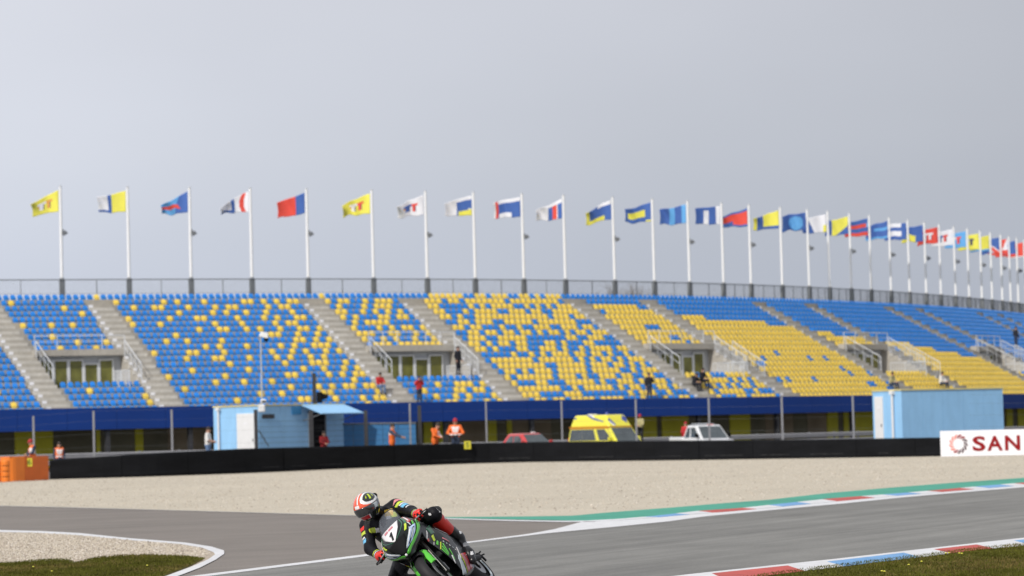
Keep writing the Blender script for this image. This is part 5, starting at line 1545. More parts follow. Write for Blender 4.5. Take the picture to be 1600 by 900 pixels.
def vest(bandz, m='hivis_white', w=.05, x=None):
    def f(p, n, cur):
        if cur in ('hivis',):
            for z in bandz:
                if abs(p[2] - z) < w / 2: return m
            if x and abs(abs(p[0]) - x) < .028 and 1.12 < p[2] < 1.48 and abs(p[0]) < .17: return m
    return f
def head_at(px, py, Y, hz=1.76): # ground point for a person whose head top is at this pixel
    p = at_y(px, py, Y); return (p[0], Y, p[2] - hz)
ARMS_FRONT = dict(elL=(-.24, .10, 1.16), wrL=(-.08, .30, 1.08), elR=(.24, .10, 1.16), wrR=(.08, .30, 1.08))
MT['lip'] = mat('lip', (0.34, 0.12, 0.10), 0.6, 0.05, 8)
MT['red_dull'] = mat('shaded_red_cloth', (0.24, 0.012, 0.016), 0.9, 0.15, 8)  # red darkened: the awning's shade is put into the cloth colour
hv = dict(top='hivis', bottom='hivis')
def white_front(p, n, cur):
    if cur == 'hivis':
        if 1.16 < p[2] < 1.40 and abs(p[0]) < .10 + (p[2] - 1.16) * .3 and n[1] > .1: return 'hivis_white'
        if abs(p[2] - 1.06) < .03: return 'hivis_white'
def white_back(p, n, cur):
    if cur == 'hivis' and 1.1 < p[2] < 1.36 and p[0] < .04: return 'hivis_white'
l0 = head_at(51, 687, 139.5, 1.90)
person('marshal in orange and white vest and pink cap bending behind the orange block', (l0[0], l0[1], l0[2] + .0), face_to(-60), dict(top='hivis', bottom='navy', sleeve='navy'), dict(che=(0, .05, 1.29), hed=(0, .10, 1.62), nek=(0, .07, 1.46), **ARMS_FRONT), ('cap', 'cap_red'), white_back, sc=1.1)
l0 = head_at(92, 690.5, 140.0)
person('marshal in orange vest with white chest, standing right of the orange block', l0, face_to(20), dict(top='hivis', bottom='navy', sleeve='navy'), None, ('hair', 'hair'), white_front)
l0 = head_at(324.5, 666.5, 152, 2.12)
person('person in white top and blue jeans at the left end of the left cabin', l0, face_to(80), dict(top='white_cloth', bottom='jeans', fore='skin'), dict(elL=(-.26, .05, 1.16), wrL=(-.14, .25, 1.10), elR=(.26, .05, 1.16), wrR=(.14, .25, 1.10)), ('hair', 'hair'), sc=1.2)
l0 = cA.matrix_basis @ Vector((4.5, -.42, 0))
person('person in red overalls standing in shade under the awning of the left cabin', (l0[0], l0[1], .21), face_to(30), dict(top='red_dull', bottom='red_dull'), ARMS_FRONT, ('hair', 'hair'))
l0 = head_at(612, 662, 153.0, 2.1)
person('marshal in an orange vest with navy sleeves pointing to the right', l0, face_to(75), dict(top='hivis', bottom='hivis', sleeve='navy'), dict(elR=(.30, .26, 1.22), wrR=(.26, .50, 1.16), elL=(-.14, .28, 1.20), wrL=(-.06, .50, 1.14)), ('hair', 'hair'), lambda p, n, c: 'hivis_white' if (c == 'hivis' and 1.26 < p[2] < 1.42 and n[1] < .3) else None, sc=1.2)
l0 = head_at(679, 662, 156.0, 2.1)
person('marshal in an orange suit with white bands and dark hair, turned away and stooping', (l0[0], l0[1], l0[2] + .02), face_to(60), dict(top='hivis', bottom='hivis'), dict(che=(0, .06, 1.28), nek=(0, .11, 1.44), hed=(0, .16, 1.60), **ARMS_FRONT), ('hair', 'hair'), white_back, sc=1.24)
l0 = head_at(711, 653.5, 156.0, 2.25)
person('marshal in a bright orange jacket and red cap facing the track with hands together', l0, face_to(0), dict(top='hivis', bottom='navy', glove='black_cloth'), dict(elL=(-.33, .06, 1.14), wrL=(-.12, .26, 1.04), elR=(.33, .06, 1.14), wrR=(.12, .26, 1.04), shL=(-.2, 0, 1.40), shR=(.2, 0, 1.40)), ('cap', 'cap_red'), white_front, sc=1.28)
l0 = head_at(1000, 647, 168.5)
person('person in a pale yellow jacket and brown red cap standing behind the ambulance bonnet', l0, face_to(-30), dict(top='khaki', bottom='black_cloth'), ARMS_FRONT, ('cap', 'cap_red'))
l0 = head_at(1071, 659, 169.5)
person('person in red clothes standing behind the white pickup', l0, face_to(160), dict(top='red_cloth', bottom='red_cloth'), None, ('cap', 'cap_red'))
SIT = dict(pel=(0, -.05, .50), che=(0, -.02, .86), nek=(0, .02, 1.03), hed=(0, .06, 1.19), shL=(-.185, 0, .97), shR=(.185, 0, .97), elL=(-.24, .12, .74), wrL=(-.14, .32, .64), elR=(.24, .12, .74), wrR=(.14, .32, .64),
           hiL=(-.09, -.03, .50), hiR=(.09, -.03, .50), knL=(-.13, .40, .52), knR=(.13, .40, .52), anL=(-.13, .44, .10), anR=(.13, .44, .10), toL=(-.14, .60, .04), toR=(.14, .60, .04))
def on_row(px, py):
    best = None
    for r in range(NR):
        X = invX(px, dr(r) + .12, zt(r)); y = proj(G(X, dr(r) + .12, zt(r)))[1]
        if best is None or abs(y - py) < best[0]: best = (abs(y - py), X, r)
    return best[1], best[2]
def spect(label, px, py, cols, J=None, hat=('hair', 'hair'), ang=0, dz=0.0, dd=.12, r=None):
    X, q = on_row(px, py)
    if r is not None: q = r; X = invX(px, dr(q) + dd, zt(q))
    p = G(X, dr(q) + dd, zt(q) + .005 + dz)
    t = plan(X + .02, dr(q)); u = plan(X - .02, dr(q)); tg = math.atan2(t[1] - u[1], t[0] - u[0])
    return person(label, p, tg + math.pi + math.radians(ang), cols, J, hat, sc=1.07)
spect('person in a red jacket and blue jeans sitting low on the seats above the awning', 594, 628, dict(top='red_cloth', bottom='jeans'), SIT, r=17, dz=-.02, dd=0)
spect('person in a bright red jacket standing at the foot of the stairway', 655.5, 640, dict(top='red_cloth', bottom='navy'), dict(elL=(-.27, .04, 1.28), wrL=(-.10, .16, 1.52), elR=(.27, .04, 1.28), wrR=(.10, .16, 1.52)), r=19, dd=.15)
spect('person in black with one hand raised, standing beside the middle glazed entrance', 716, 590, dict(top='black_cloth', bottom='black_cloth'), None, ('hair', 'hair'), 20)
spect('person in a dark coat standing low in the seats left of the seated pair', 1015, 640, dict(top='black_cloth', bottom='navy'), dict(elL=(-.26, .05, 1.2), wrL=(-.10, .2, 1.42)), r=19, dd=.15, ang=-20)
spect('person in black sitting on the stairway edge beside a smaller dark figure', 1098, 617, dict(top='black_cloth', bottom='black_cloth'), SIT, r=17, dd=.0)
spect('small hunched figure in dark clothes sitting left of the other seated person', 1086, 617, dict(top='black_cloth', bottom='black_cloth'), dict(SIT, nek=(0, .14, .98), hed=(0, .22, 1.08), che=(0, .05, .80)), r=17, dd=.0, dz=-.22)
spect('person in dark clothes standing high up between blue seats at the right edge', 1588, 546, dict(top='black_cloth', bottom='navy'), None, ('hair', 'hair'), 60)
spect('person with dark hair whose head shows above the roof of the right cabin', 1472, 606, dict(top='white_cloth', bottom='navy'), SIT, r=18, dd=0)
spect('person whose brown head shows just above the corner of the right cabin', 1394, 609, dict(top='khaki', bottom='navy'), SIT, r=18, dd=0)
# ================================================================== motorcycle (local: x rider's right, y forward, z up)
LEAN, PSI = math.radians(46), math.radians(13)
DIVE = math.radians(2.4)                     # nose down under braking
RB = Matrix.Rotation(math.pi - PSI, 4, 'Z') @ Matrix.Rotation(LEAN, 4, 'Y') @ Matrix.Rotation(-DIVE, 4, 'X')
_bz = .0965 * (1 - math.cos(LEAN)) - (RB @ Vector((0, -.72, 0))).z - .002
_nw = RB @ Vector((0, .97, .70))
_np = at_z(635, 867, _bz + _nw.z)
BO = Vector((_np[0] - _nw.x, _np[1] - _nw.y, _bz))
AXF = (.24 * math.cos(LEAN) + .06 - _bz - (RB @ Vector((0, .70, 0))).z) / (RB @ Vector((0, 0, 1))).z    # front axle height, fork pressed in
bike = thing('motorcycle', 'black and green racing motorcycle with number 1, leaning hard into the bend', 'motorcycle')
bike.matrix_world = Matrix.Translation(BO) @ RB
MT['bk_black'] = mat('fairing_black', (0.008, 0.010, 0.010), 0.22, 0.15, 3, spec=0.20, coat=0.08)
MT['bk_carbon'] = mat('dark_satin', (0.014, 0.014, 0.016), 0.5, 0.2, 14, spec=0.14)
MT['bk_green'] = mat('fairing_green', (0.085, 0.50, 0.030), 0.3, 0.05, 3, coat=0.5)
MT['bk_dkgreen'] = mat('fairing_dark_green', (0.015, 0.12, 0.055), 0.3, 0.1, 3, coat=0.5)
MT['bk_lime'] = mat('lime', (0.52, 0.66, 0.04), 0.35, 0.05, 3)
MT['bk_white'] = mat('fairing_white', (0.74, 0.73, 0.74), 0.3, 0.04, 3, coat=0.3)
MT['bk_pale'] = mat('headlight_print', (0.40, 0.52, 0.72), 0.25, 0.25, 16, coat=0.5)
MT['bk_silver'] = mat('silver_print', (0.46, 0.52, 0.55), 0.3, 0.15, 6, coat=0.4)
MT['bk_red'] = mat('fairing_red', (0.50, 0.018, 0.028), 0.3, 0.1, 3, coat=0.4)
MT['bk_pink'] = mat('print_pink', (0.52, 0.17, 0.20), 0.4, 0.15, 8)
MT['bk_metal'] = mat('machined_metal', (0.30, 0.30, 0.31), 0.35, 0.2, 10, metal=0.8)
MT['bk_fork'] = mat('fork_dark', (0.05, 0.045, 0.04), 0.35, 0.1, 10, metal=0.5)
MT['tyre'] = mat('tyre_rubber', (0.020, 0.019, 0.021), 0.62, 0.18, 18, spec=0.3)
MT['screen'] = glass('windscreen_clear', (0.22, 0.24, 0.28), 0.24, 0.05)
MT['leather'] = mat('race_leather', (0.009, 0.009, 0.012), 0.5, 0.2, 14, bump=0.25, bscale=55, spec=0.13)
MT['le_red'] = mat('leather_red', (0.74, 0.024, 0.014), 0.40, 0.10, 14, bump=0.2, bscale=55)
MT['le_pink'] = mat('leather_pale_red', (0.62, 0.22, 0.24), 0.45, 0.2, 30)
MT['le_lime'] = mat('leather_lime', (0.50, 0.60, 0.045), 0.45, 0.12, 20)
MT['le_yel'] = mat('leather_yellow', (0.72, 0.46, 0.02), 0.45, 0.15, 30)
MT['le_sky'] = mat('leather_light_blue', (0.16, 0.47, 0.74), 0.45, 0.10, 20)
MT['le_white'] = mat('leather_white', (0.66, 0.66, 0.68), 0.45, 0.10, 20)
MT['boot'] = mat('boot_black', (0.009, 0.009, 0.011), 0.3, 0.2, 12, spec=0.35, coat=0.15)
MT['hm_orange'] = mat('helmet_orange', (0.78, 0.09, 0.025), 0.18, 0.05, 6, coat=0.8)
MT['hm_white'] = mat('helmet_white', (0.78, 0.78, 0.79), 0.2, 0.03, 6, coat=0.8)
MT['hm_black'] = mat('helmet_black', (0.012, 0.014, 0.013), 0.18, 0.1, 6, coat=0.8)
MT['visor'] = mat('visor_dark', (0.018, 0.018, 0.021), 0.06, 0.1, 3, spec=0.9, coat=1.0)

NZ = [(.66, .93, .04, .84), (.70, .968, .085, .74), (.74, .965, .150, .66), (.78, .952, .195, .61), (.83, .925, .228, .57), (.88, .885, .240, .545), (.93, .835, .232, .53), (.98, .782, .200, .52), (1.03, .728, .158, .515), (1.05, .706, .142, .515)]
def nz_at(z): return [float(np.interp(z, [q[0] for q in NZ], [q[k] for q in NZ])) for k in (1, 2, 3)]
def nose(t, z, off=0.0):
    yc, w, yr = nz_at(z); w += off; yc += off
    s = math.sin(t * math.pi / 2); c = max(0.0, math.cos(t * math.pi / 2)) ** 1.15
    return (w * s, yr + (yc - yr) * c, z)
def nose_xz(x, z, off=0.0):
    w = nz_at(z)[1] + off
    return nose(math.asin(max(-1, min(1, x / w))) * 2 / math.pi, z, off)
def side_w(y, z):
    w = float(np.interp(z, [.16, .24, .32, .45, .60, .75, .86, .95], [.06, .13, .175, .215, .238, .248, .238, .215]))
    kl = float(np.interp(y, [-.30, -.12, .08, .22, .34, .46, .62], [.88, .98, 1.02, .98, .86, .70, .60]))
    kh = float(np.interp(y, [-.30, -.12, .08, .30, .46, .62], [.85, .92, .97, 1.0, .98, .92]))
    f = min(1, max(0, (z - .66) / .2)); k = kl * (1 - f) + kh * f
    return w * k
ZTOP = [(-.30, .50), (-.15, .555), (.0, .62), (.15, .70), (.30, .79), (.42, .865), (.52, .915), (.62, .93)]
ZBOT = [(-.30, .25), (-.15, .21), (.0, .19), (.22, .19), (.33, .28), (.42, .45), (.50, .60), (.58, .70), (.62, .76)]
def side(s, y, z, off=0.0): return (s * (side_w(y, z) + off), y, z)
# nose cowl
mb = MB(); mb.grid(lambda u, v: nose(-1 + 2 * u, .66 + .39 * v), 48, 26)
ncw = mb.build('nose_cowl', 'bk_black', bike, smooth=True); solid(ncw, .004, 0)
def npatch(name, m, lo, hi, z0, z1, off=.006, nu=8, nv=10, par=None, sgn=(1,), x=False):
    """patch between curves lo(z), hi(z) given as tables of (z, t)"""
    for sg in sgn:
        mb = MB()
        def fn(u, v):
            z = z0 + (z1 - z0) * v
            a = polyline(lo, z); b = polyline(hi, z); t = a + (b - a) * u
            return nose_xz(sg * t, z, off) if x else nose(sg * t, z, off)
        mb.grid(fn, nu, nv); o = mb.build(name, m, par or ncw, smooth=True); solid(o, .003, 0)
    return o
# white number plate with the 1
plate = npatch('number_plate', 'bk_white', [(.885, -.008), (.93, -.055), (.98, -.100), (1.045, -.120)], [(.885, .008), (.93, .055), (.98, .100), (1.045, .120)], .885, 1.045, .007, 12, 12, None, (1,), True)
def on_nose(o, cx, cz, sx, sz, off):
    co = np.array([v.co[:] for v in o.data.vertices]); mid_ = (co.min(0) + co.max(0)) / 2; ext = co.max(0) - co.min(0)
    for v in o.data.vertices:
        z = cz + (v.co.y - mid_[1]) / ext[1] * sz * .72; x = cx - (v.co.x - mid_[0]) / ext[0] * sx
        p = nose_xz(x, z, off + (.003 if v.co.z > 0 else 0)); v.co = Vector(p)
mb = MB(); one = [(-.12, -.5), (.26, -.5), (.26, .5), (-.02, .5), (-.42, .26), (-.32, .06), (-.12, .20)]
mb.add([nose_xz(-(x * .062 + .02 * y) , .948 + y * .082, .0125) for x, y in one], [tuple(range(7))]); solid(mb.build('numeral', 'bk_black', ncw), .003, 0)
for k, (cx_, w_) in enumerate(((.035, .05), (-.03, .06))):
    mb = MB(); mb.grid(lambda u, v: nose_xz(cx_ + (u - .5) * w_, 1.022 + (v - .5) * .018 + (u - .5) * 0, .012), 4, 1); solid(mb.build('sponsor_strip', 'bk_pink', ncw), .002)
# shade inside the air intake painted as a flat black patch, print on both flanks of the nose, green lower edges
npatch('intake_shade', 'black_matte', [(.715, -.08), (.76, -.20), (.82, -.30), (.88, -.32)], [(.715, .08), (.76, .20), (.82, .30), (.88, .32)], .715, .88, .005)
npatch('headlight_print', 'bk_pale', [(.74, .19), (.77, .27), (.82, .36), (.89, .52)], [(.74, .23), (.77, .48), (.82, .64), (.89, .76)], .74, .89, .006, 8, 10, None, (1, -1))
npatch('headlight_mark', 'bk_carbon', [(.76, .30), (.80, .42), (.87, .60)], [(.76, .35), (.80, .50), (.87, .67)], .76, .87, .009, 4, 6, None, (1, -1))
npatch('headlight_mark', 'bk_white', [(.745, .20), (.80, .33), (.87, .48)], [(.745, .22), (.80, .37), (.87, .54)], .745, .87, .009, 4, 6, None, (1, -1))
npatch('green_edge', 'bk_green', [(.69, .08), (.72, .18), (.743, .37), (.80, .65), (.84, .74), (.91, .84)], [(.69, .34), (.72, .46), (.743, .60), (.80, .80), (.84, .90), (.91, .99)], .69, .91, .007, 6, 12, None, (1, -1))
npatch('lime_strip', 'bk_lime', [(.90, .36), (.95, .48), (1.03, .66)], [(.90, .44), (.95, .56), (1.03, .74)], .895, .955, .007, 4, 6, None, (1, -1))
npatch('green_strip', 'bk_dkgreen', [(.90, .36), (.95, .50), (1.04, .70)], [(.90, .44), (.95, .60), (1.04, .86)], .957, 1.04, .007, 4, 6, None, (1, -1))
npatch('channel', 'bk_red', [(.93, .62), (.98, .66), (1.04, .80)], [(.93, .72), (.98, .82), (1.04, .97)], .935, 1.04, .007, 4, 6, None, (1, -1))
npatch('channel_mark', 'bk_white', [(.95, .66), (.98, .69), (1.03, .82)], [(.95, .70), (.98, .75), (1.03, .89)], .955, 1.03, .010, 3, 5, None, (1, -1))
npatch('green_corner', 'bk_dkgreen', [(.86, .80), (.93, .84)], [(.86, .90), (.93, .98)], .865, .93, .007, 4, 4, None, (1, -1))
npatch('flank_bar', 'bk_green', [(.89, .66), (.95, .74)], [(.89, .72), (.95, .80)], .89, .935, .007, 3, 4, None, (1, -1))
npatch('flank_mark', 'bk_white', [(.90, .585), (.96, .60)], [(.90, .605), (.96, .63)], .90, .955, .008, 2, 5, None, (1, -1))
npatch('plate_edge', 'bk_dkgreen', [(.885, .02), (.93, .26), (.98, .47), (1.04, .60)], [(.885, .06), (.93, .30), (.98, .51), (1.04, .65)], .89, 1.04, .006, 2, 10, None, (1, -1))
npatch('cowl_edge', 'bk_silver', [(.74, .165), (.80, .30), (.86, .44), (.90, .52)], [(.74, .18), (.80, .318), (.86, .46), (.90, .54)], .745, .90, .007, 2, 8, None, (1, -1))
npatch('headlight_mark', 'bk_silver', [(.78, .40), (.83, .52), (.87, .62)], [(.78, .44), (.83, .57), (.87, .66)], .79, .86, .010, 3, 4, None, (1, -1))
mb = MB(); mb.lathe([(0, .014), (.010, .011), (.014, 0), (.010, -.011), (0, -.014)], 10, 0, nose(0, .70, .004)); mb.build('nose_button', 'bk_white', ncw, smooth=True)
# windscreen bubble
WS = [(1.05, .706, .142, .515), (1.09, .655, .136, .46), (1.13, .595, .127, .40), (1.17, .525, .114, .34), (1.20, .46, .098, .30), (1.215, .41, .080, .28)]
def wsf(t, z):
    yc, w, yr = [float(np.interp(z, [q[0] for q in WS], [q[k] for q in WS])) for k in (1, 2, 3)]
    s = math.sin(t * math.pi / 2); c = max(0.0, math.cos(t * math.pi / 2)) ** 1.1
    return (w * s, yr + (yc - yr) * c, z)
mb = MB(); mb.grid(lambda u, v: wsf(-.92 + 1.84 * u, 1.045 + .17 * v), 48, 28); o = mb.build('windscreen', 'screen', bike, smooth=True); solid(o, .003, 0)
mb = MB()
for s in (-1, 1): mb.tube([wsf(s * .92, 1.045 + .17 * k / 6) for k in range(7)], .006, 5)
mb.tube([wsf(-.92 + 1.84 * k / 14, 1.215) for k in range(15)], .005, 5)
mb.build('screen_edge', 'bk_carbon', o, smooth=True)
mb = MB(); mb.box((0, .50, .99), (.20, .05, .12), 0, Matrix.Rotation(-.5, 3, 'X')); mb.box((0, .56, .93), (.24, .10, .10)); bevel(mb.build('dashboard', 'bk_carbon', bike), .012)
# side fairings
for s, nm in ((-1, 'left'), (1, 'right')):
    mb = MB()
    def fn(u, v):
        y = -.30 + .92 * u; z = polyline(ZBOT, y) + (polyline(ZTOP, y) - polyline(ZBOT, y)) * v
        return side(s, y, z)
    mb.grid(fn, 40, 26); sf = mb.build('side_fairing', 'bk_black', bike, smooth=True); solid(sf, .006, 0)
    def sp(name, m, c4, off=.005, nu=6, nv=6, sh=(-.025, -.027)):
        mb = MB(); c4 = [(p[0] + sh[0], p[1] + sh[1]) for p in c4]
        def fn(u, v):
            a, b, c, d = [np.array(q) for q in c4]
            p = a * (1 - u) * (1 - v) + b * u * (1 - v) + c * u * v + d * (1 - u) * v
            return side(s, p[0], p[1], off)
        mb.grid(fn, nu, nv); o = mb.build(name, m, sf, smooth=True); solid(o, .003, 0); return o
    for y0, z0, y1, z1 in ((.362, .608, .398, .484), (.405, .588, .413, .478), (.446, .566, .428, .472)):
        sp('claw_stripe', 'bk_green', [(y0 - .009, z0), (y0 + .013, z0), (y1 + .006, z1), (y1 - .004, z1)], .005, 2, 8)
    sp('lime_bar', 'bk_lime', [(.368, .628), (.388, .632), (.478, .572), (.462, .566)], .005, 2, 8)
    sp('green_panel', 'bk_green', [(.41, .668), (.47, .640), (.46, .615), (.405, .648)], .005)
    sp('lime_panel', 'bk_lime', [(.405, .735), (.455, .730), (.462, .672), (.425, .676)], .005)
    for k in range(4):
        a = .50 + k * .022; sp('white_mark', 'bk_white', [(a, .802 - k * .016), (a + .016, .795 - k * .016), (a + .026, .762 - k * .014), (a + .012, .768 - k * .014)], .006, 2, 3)
    sp('red_mark', 'bk_red', [(.545, .728), (.590, .722), (.592, .700), (.552, .698)], .006)
    for k in range(5):
        a = .30 - k * .030; sp('small_mark', 'bk_silver' if k % 2 else 'bk_white', [(a, .60 - k * .034), (a + .010, .60 - k * .034), (a + .004, .580 - k * .034), (a - .006, .582 - k * .034)], .006, 2, 2, (0, 0))
    sp('tank_edge', 'bk_silver', [(.05, .640), (.25, .752), (.25, .744), (.05, .630)], .006, 6, 2, (0, 0))
    sp('green_line', 'bk_green', [(.30, .500), (.312, .502), (.348, .375), (.336, .372)], .006, 2, 6, (0, 0))
    sp('small_mark', 'bk_white', [(.335, .430), (.352, .432), (.378, .345), (.364, .342)], .006, 2, 4, (0, 0))
    sp('white_line', 'bk_white', [(.470, .668), (.480, .670), (.535, .644), (.526, .640)], .006, 2, 6)
    sp('dark_green_panel', 'bk_dkgreen', [(.33, .84), (.47, .82), (.45, .745), (.36, .74)], .004)
    sp('white_edge', 'bk_white', [(.105, .475), (.118, .480), (.195, .36), (.165, .35)], .006, 2, 8, (0, 0))
    sp('silver_panel', 'bk_silver', [(.20, .41), (.25, .37), (.30, .215), (.16, .21)], .005, 6, 8, (0, 0))
    sp('lime_line', 'bk_lime', [(.125, .40), (.14, .40), (.135, .215), (.12, .215)], .006, 2, 8, (0, 0))
    sp('red_panel', 'bk_pink', [(.0, .40), (.105, .40), (.10, .22), (-.03, .225)], .005, 6, 8, (0, 0))
    sp('red_panel', 'bk_red', [(-.16, .40), (-.02, .40), (-.05, .23), (-.18, .24)], .005, 6, 8, (0, 0))
    sp('side_stripe', 'bk_pink', [(.19, .565), (.26, .635), (.275, .625), (.205, .550)], .005, 4, 4, (0, 0))

def loft(st, n=20, p=2.4):
    """st: list of (y, half width, z low, z high)"""
    mb = MB(); vs = []
    for y, w, a, b in st:
        for k in range(n):
            t = 2 * math.pi * k / n; c, q = math.cos(t), math.sin(t)
            vs.append((w * math.copysign(abs(c) ** (2 / p), c), y, (a + b) / 2 + (b - a) / 2 * math.copysign(abs(q) ** (2 / p), q)))
    fs = [(i * n + k, (i + 1) * n + k, (i + 1) * n + (k + 1) % n, i * n + (k + 1) % n) for i in range(len(st) - 1) for k in range(n)]
    fs += [tuple(range(n)), tuple((len(st) - 1) * n + k for k in range(n))[::-1]]
    return mb.add(vs, fs)
loft([(.42, .06, .90, .97), (.38, .12, .86, 1.01), (.25, .155, .80, 1.055), (.05, .165, .77, 1.06), (-.10, .135, .77, 1.0), (-.20, .09, .80, .90)]).build('fuel_tank', 'bk_black', bike, smooth=True)
for s in (-1, 1):
    mb = MB(); mb.grid(lambda u, v: (s * (.158 - .03 * abs(u - .5)), .02 + .26 * u, .86 + .12 * v), 5, 3); solid(mb.build('tank_panel', 'bk_green', bike, smooth=True), .01, 0)
loft([(-.16, .10, .80, .875), (-.35, .125, .82, .885), (-.50, .13, .86, .93)]).build('seat', 'bk_carbon', bike, smooth=True)
loft([(-.46, .13, .84, .98), (-.65, .12, .88, 1.06), (-.85, .08, .95, 1.07), (-1.0, .035, 1.0, 1.06)]).build('tail_cowl', 'bk_black', bike, smooth=True)
loft([(.40, .10, .42, .80), (.25, .17, .30, .82), (-.1, .17, .28, .78), (-.28, .12, .34, .72)]).build('engine', 'black_matte', bike, smooth=True)
mb = MB(); mb.box((0, .415, .62), (.30, .04, .26), 0, Matrix.Rotation(.25, 3, 'X')); bevel(mb.build('radiator', 'bk_carbon', bike), .01)
def wheel(y, R_, hw, front, zc):
    t = MB(); c = (0, y, zc)
    prof = []
    for k in range(13):
        a = -1.25 + 2.5 * k / 12; prof.append((R_ - hw * 1.02 * (1 - math.cos(a)) * .95, hw * math.sin(a) * 1.05))
    prof = [(.215, -hw * .80)] + prof + [(.215, hw * .80)]
    rim = MB()
    rim.lathe([(.218, -hw * .8), (.222, -hw * .6), (.19, -hw * .3), (.19, hw * .3), (.222, hw * .6), (.218, hw * .8)], 40, 0, c, 'x')
    rim.lathe([(0, -.055), (.05, -.05), (.05, .05), (0, .055)], 14, 0, c, 'x')
    for k in range(6):
        a = k * math.pi / 3 + .2
        rim.tube([(0, y + .045 * math.cos(a), zc + .045 * math.sin(a)), (0, y + .195 * math.cos(a + .12), zc + .195 * math.sin(a + .12))], [.022, .016], 6)
    w_ = rim.build('wheel', 'bk_carbon', bike, smooth=True)
    t.lathe(prof, 64, 0, c, 'x'); t.build('tyre', 'tyre', w_, smooth=True)
    for s in (-1, 1):
        m = MB(); m.lathe([(.216, s * hw * .83), (.232, s * hw * .90), (.236, s * hw * .93), (.222, s * hw * .86)], 48, 0, c, 'x'); m.build('rim_stripe', 'bk_green' if front else 'bk_silver', w_, smooth=True)
        if front or s < 0:
            m = MB(); m.lathe([(.09, s * .066), (.16, s * .066), (.16, s * .071), (.09, s * .071), (.09, s * .066)], 40, 0, c, 'x'); m.build('brake_disc', 'bk_metal', w_)
    return w_
wheel(.70, .30, .060, True, AXF); wheel(-.72, .32, .096, False, .32)
# front mudguard: green shell hugging the tyre, longer at the sides
def mud(u, v):
    a = math.radians(62 + 112 * u); x = (v - .5) * 2
    w = .082; r = .318 - .055 * max(0, abs(x) - .45) ** 1.2 * 2.2
    return (w * math.sin(x * 1.45) , .70 + r * math.cos(a), AXF + r * math.sin(a))
mb = MB(); mb.grid(mud, 18, 14); mg = mb.build('mudguard', 'bk_carbon', bike, smooth=True); solid(mg, .004, 1)
for s in (-1, 1):
    mb = MB()
    QA, QB, QC, QD = [np.array(q) for q in ((-.048, .72, .664), (-.110, .68, .622), (-.128, .765, .468), (-.080, .83, .474))]
    def mgs(u, v, off=0.0):
        p = QA * (1 - u) * (1 - v) + QB * u * (1 - v) + QC * u * v + QD * (1 - u) * v
        b = .014 * math.sin(u * 3.14) + .008 * math.sin(v * 3.14) + off
        return (-s * (p[0] - b * .75), p[1] + b * .45, p[2] + b * .35)
    mb.grid(lambda u, v: mgs(u, v), 10, 14); o = mb.build('mudguard_side', 'bk_green', mg, smooth=True); solid(o, .004, 0)
    for k in range(6):
        mb = MB(); mb.grid(lambda u, v: mgs(.80 + .14 * u - .05 * v, .22 + k * .115 + .07 * v, .004), 1, 2); mk = mb.build('mudguard_mark', 'bk_carbon', mg); solid(mk, .002, 0)
for s in (-1, 1):
    mb = MB(); mb.tube([(s * .105, .695, AXF - .03), (s * .105, .61, .55)], [.030, .027], 12); mb.build('fork_leg', 'bk_black', bike, smooth=True)
    mb = MB(); mb.tube([(s * .105, .61, .55), (s * .105, .47, .95)], [.024, .026], 12); mb.build('fork_tube', 'bk_fork', bike, smooth=True)
    mb = MB(); mb.box((s * .092, .575, AXF + .04), (.045, .07, .12), 0, Matrix.Rotation(.5, 3, 'X')); bevel(mb.build('brake_caliper', 'bk_metal', bike), .012)
    # clip-on bars
    mb = MB(); mb.tube([(s * .10, .475, .93), (s * .20, .46, .925), (s * .355, .425, .915)], [.014, .013, .013], 8)
    h = mb.build('handlebar', 'bk_carbon', bike, smooth=True)
    mb = MB(); mb.tube([(s * .225, .455, .923), (s * .36, .424, .914)], .0175, 10); mb.build('grip', 'rubber', h, smooth=True)
    mb = MB(); mb.tube([(s * .19, .505, .93), (s * .26, .535, .925), (s * .37, .51, .91)], [.010, .009, .007], 6); mb.build('lever', 'bk_metal', h, smooth=True)
    mb = MB(); mb.tube([(s * .365, .43, .914), (s * .385, .50, .914), (s * .36, .575, .914), (s * .30, .59, .915)], .007, 6); mb.build('lever_guard', 'bk_carbon', h, smooth=True)
    mb = MB(); mb.tube([(s * .10, -.20, .34), (s * .105, -.45, .36), (s * .125, -.80, .325)], [.05, .04, .03], 8); mb.build('swingarm', 'bk_carbon', bike, smooth=True)
    mb = MB(); mb.tube([(s * .12, -.22, .36), (s * .23, -.20, .365)], .014, 8); mb.box((s * .13, -.22, .42), (.02, .10, .16)); mb.build('footpeg', 'bk_metal', bike)
    mb = MB(); mb.tube([(s * .125, -.86, .38), (s * .130, -.92, .33), (s * .118, -.97, .27)], .012, 6); mb.tube([(s * .120, -.80, .335), (s * .128, -.89, .37)], .014, 6); mb.tube([(s * .128, -.90, .37), (s * .150, -.95, .375)], .010, 6); mb.tube([(s * .128, -.92, .34), (s * .155, -.97, .33)], .009, 6); mb.build('stand_hook', 'bk_carbon', bike)
mb = MB(); mb.box((0, .47, .955), (.24, .07, .03)); bevel(mb.build('top_yoke', 'bk_metal', bike), .01)
mb = MB()
def hug(u, v):
    a = math.radians(60 + 75 * u); x = (v - .5) * 2; r = .345
    return (.105 * math.sin(x * 1.3), -.72 + (r - .02 * abs(x)) * math.cos(a), .32 + (r - .02 * abs(x)) * math.sin(a))
mb.grid(hug, 10, 8); solid(mb.build('rear_hugger', 'bk_carbon', bike, smooth=True), .004, 1)
mb = MB(); mb.tube([(.10, .30, .30), (.13, -.05, .24), (.16, -.25, .30), (.19, -.45, .42), (.20, -.72, .52)], [.03, .03, .035, .052, .058], 12); mb.build('exhaust', 'bk_metal', bike, smooth=True)

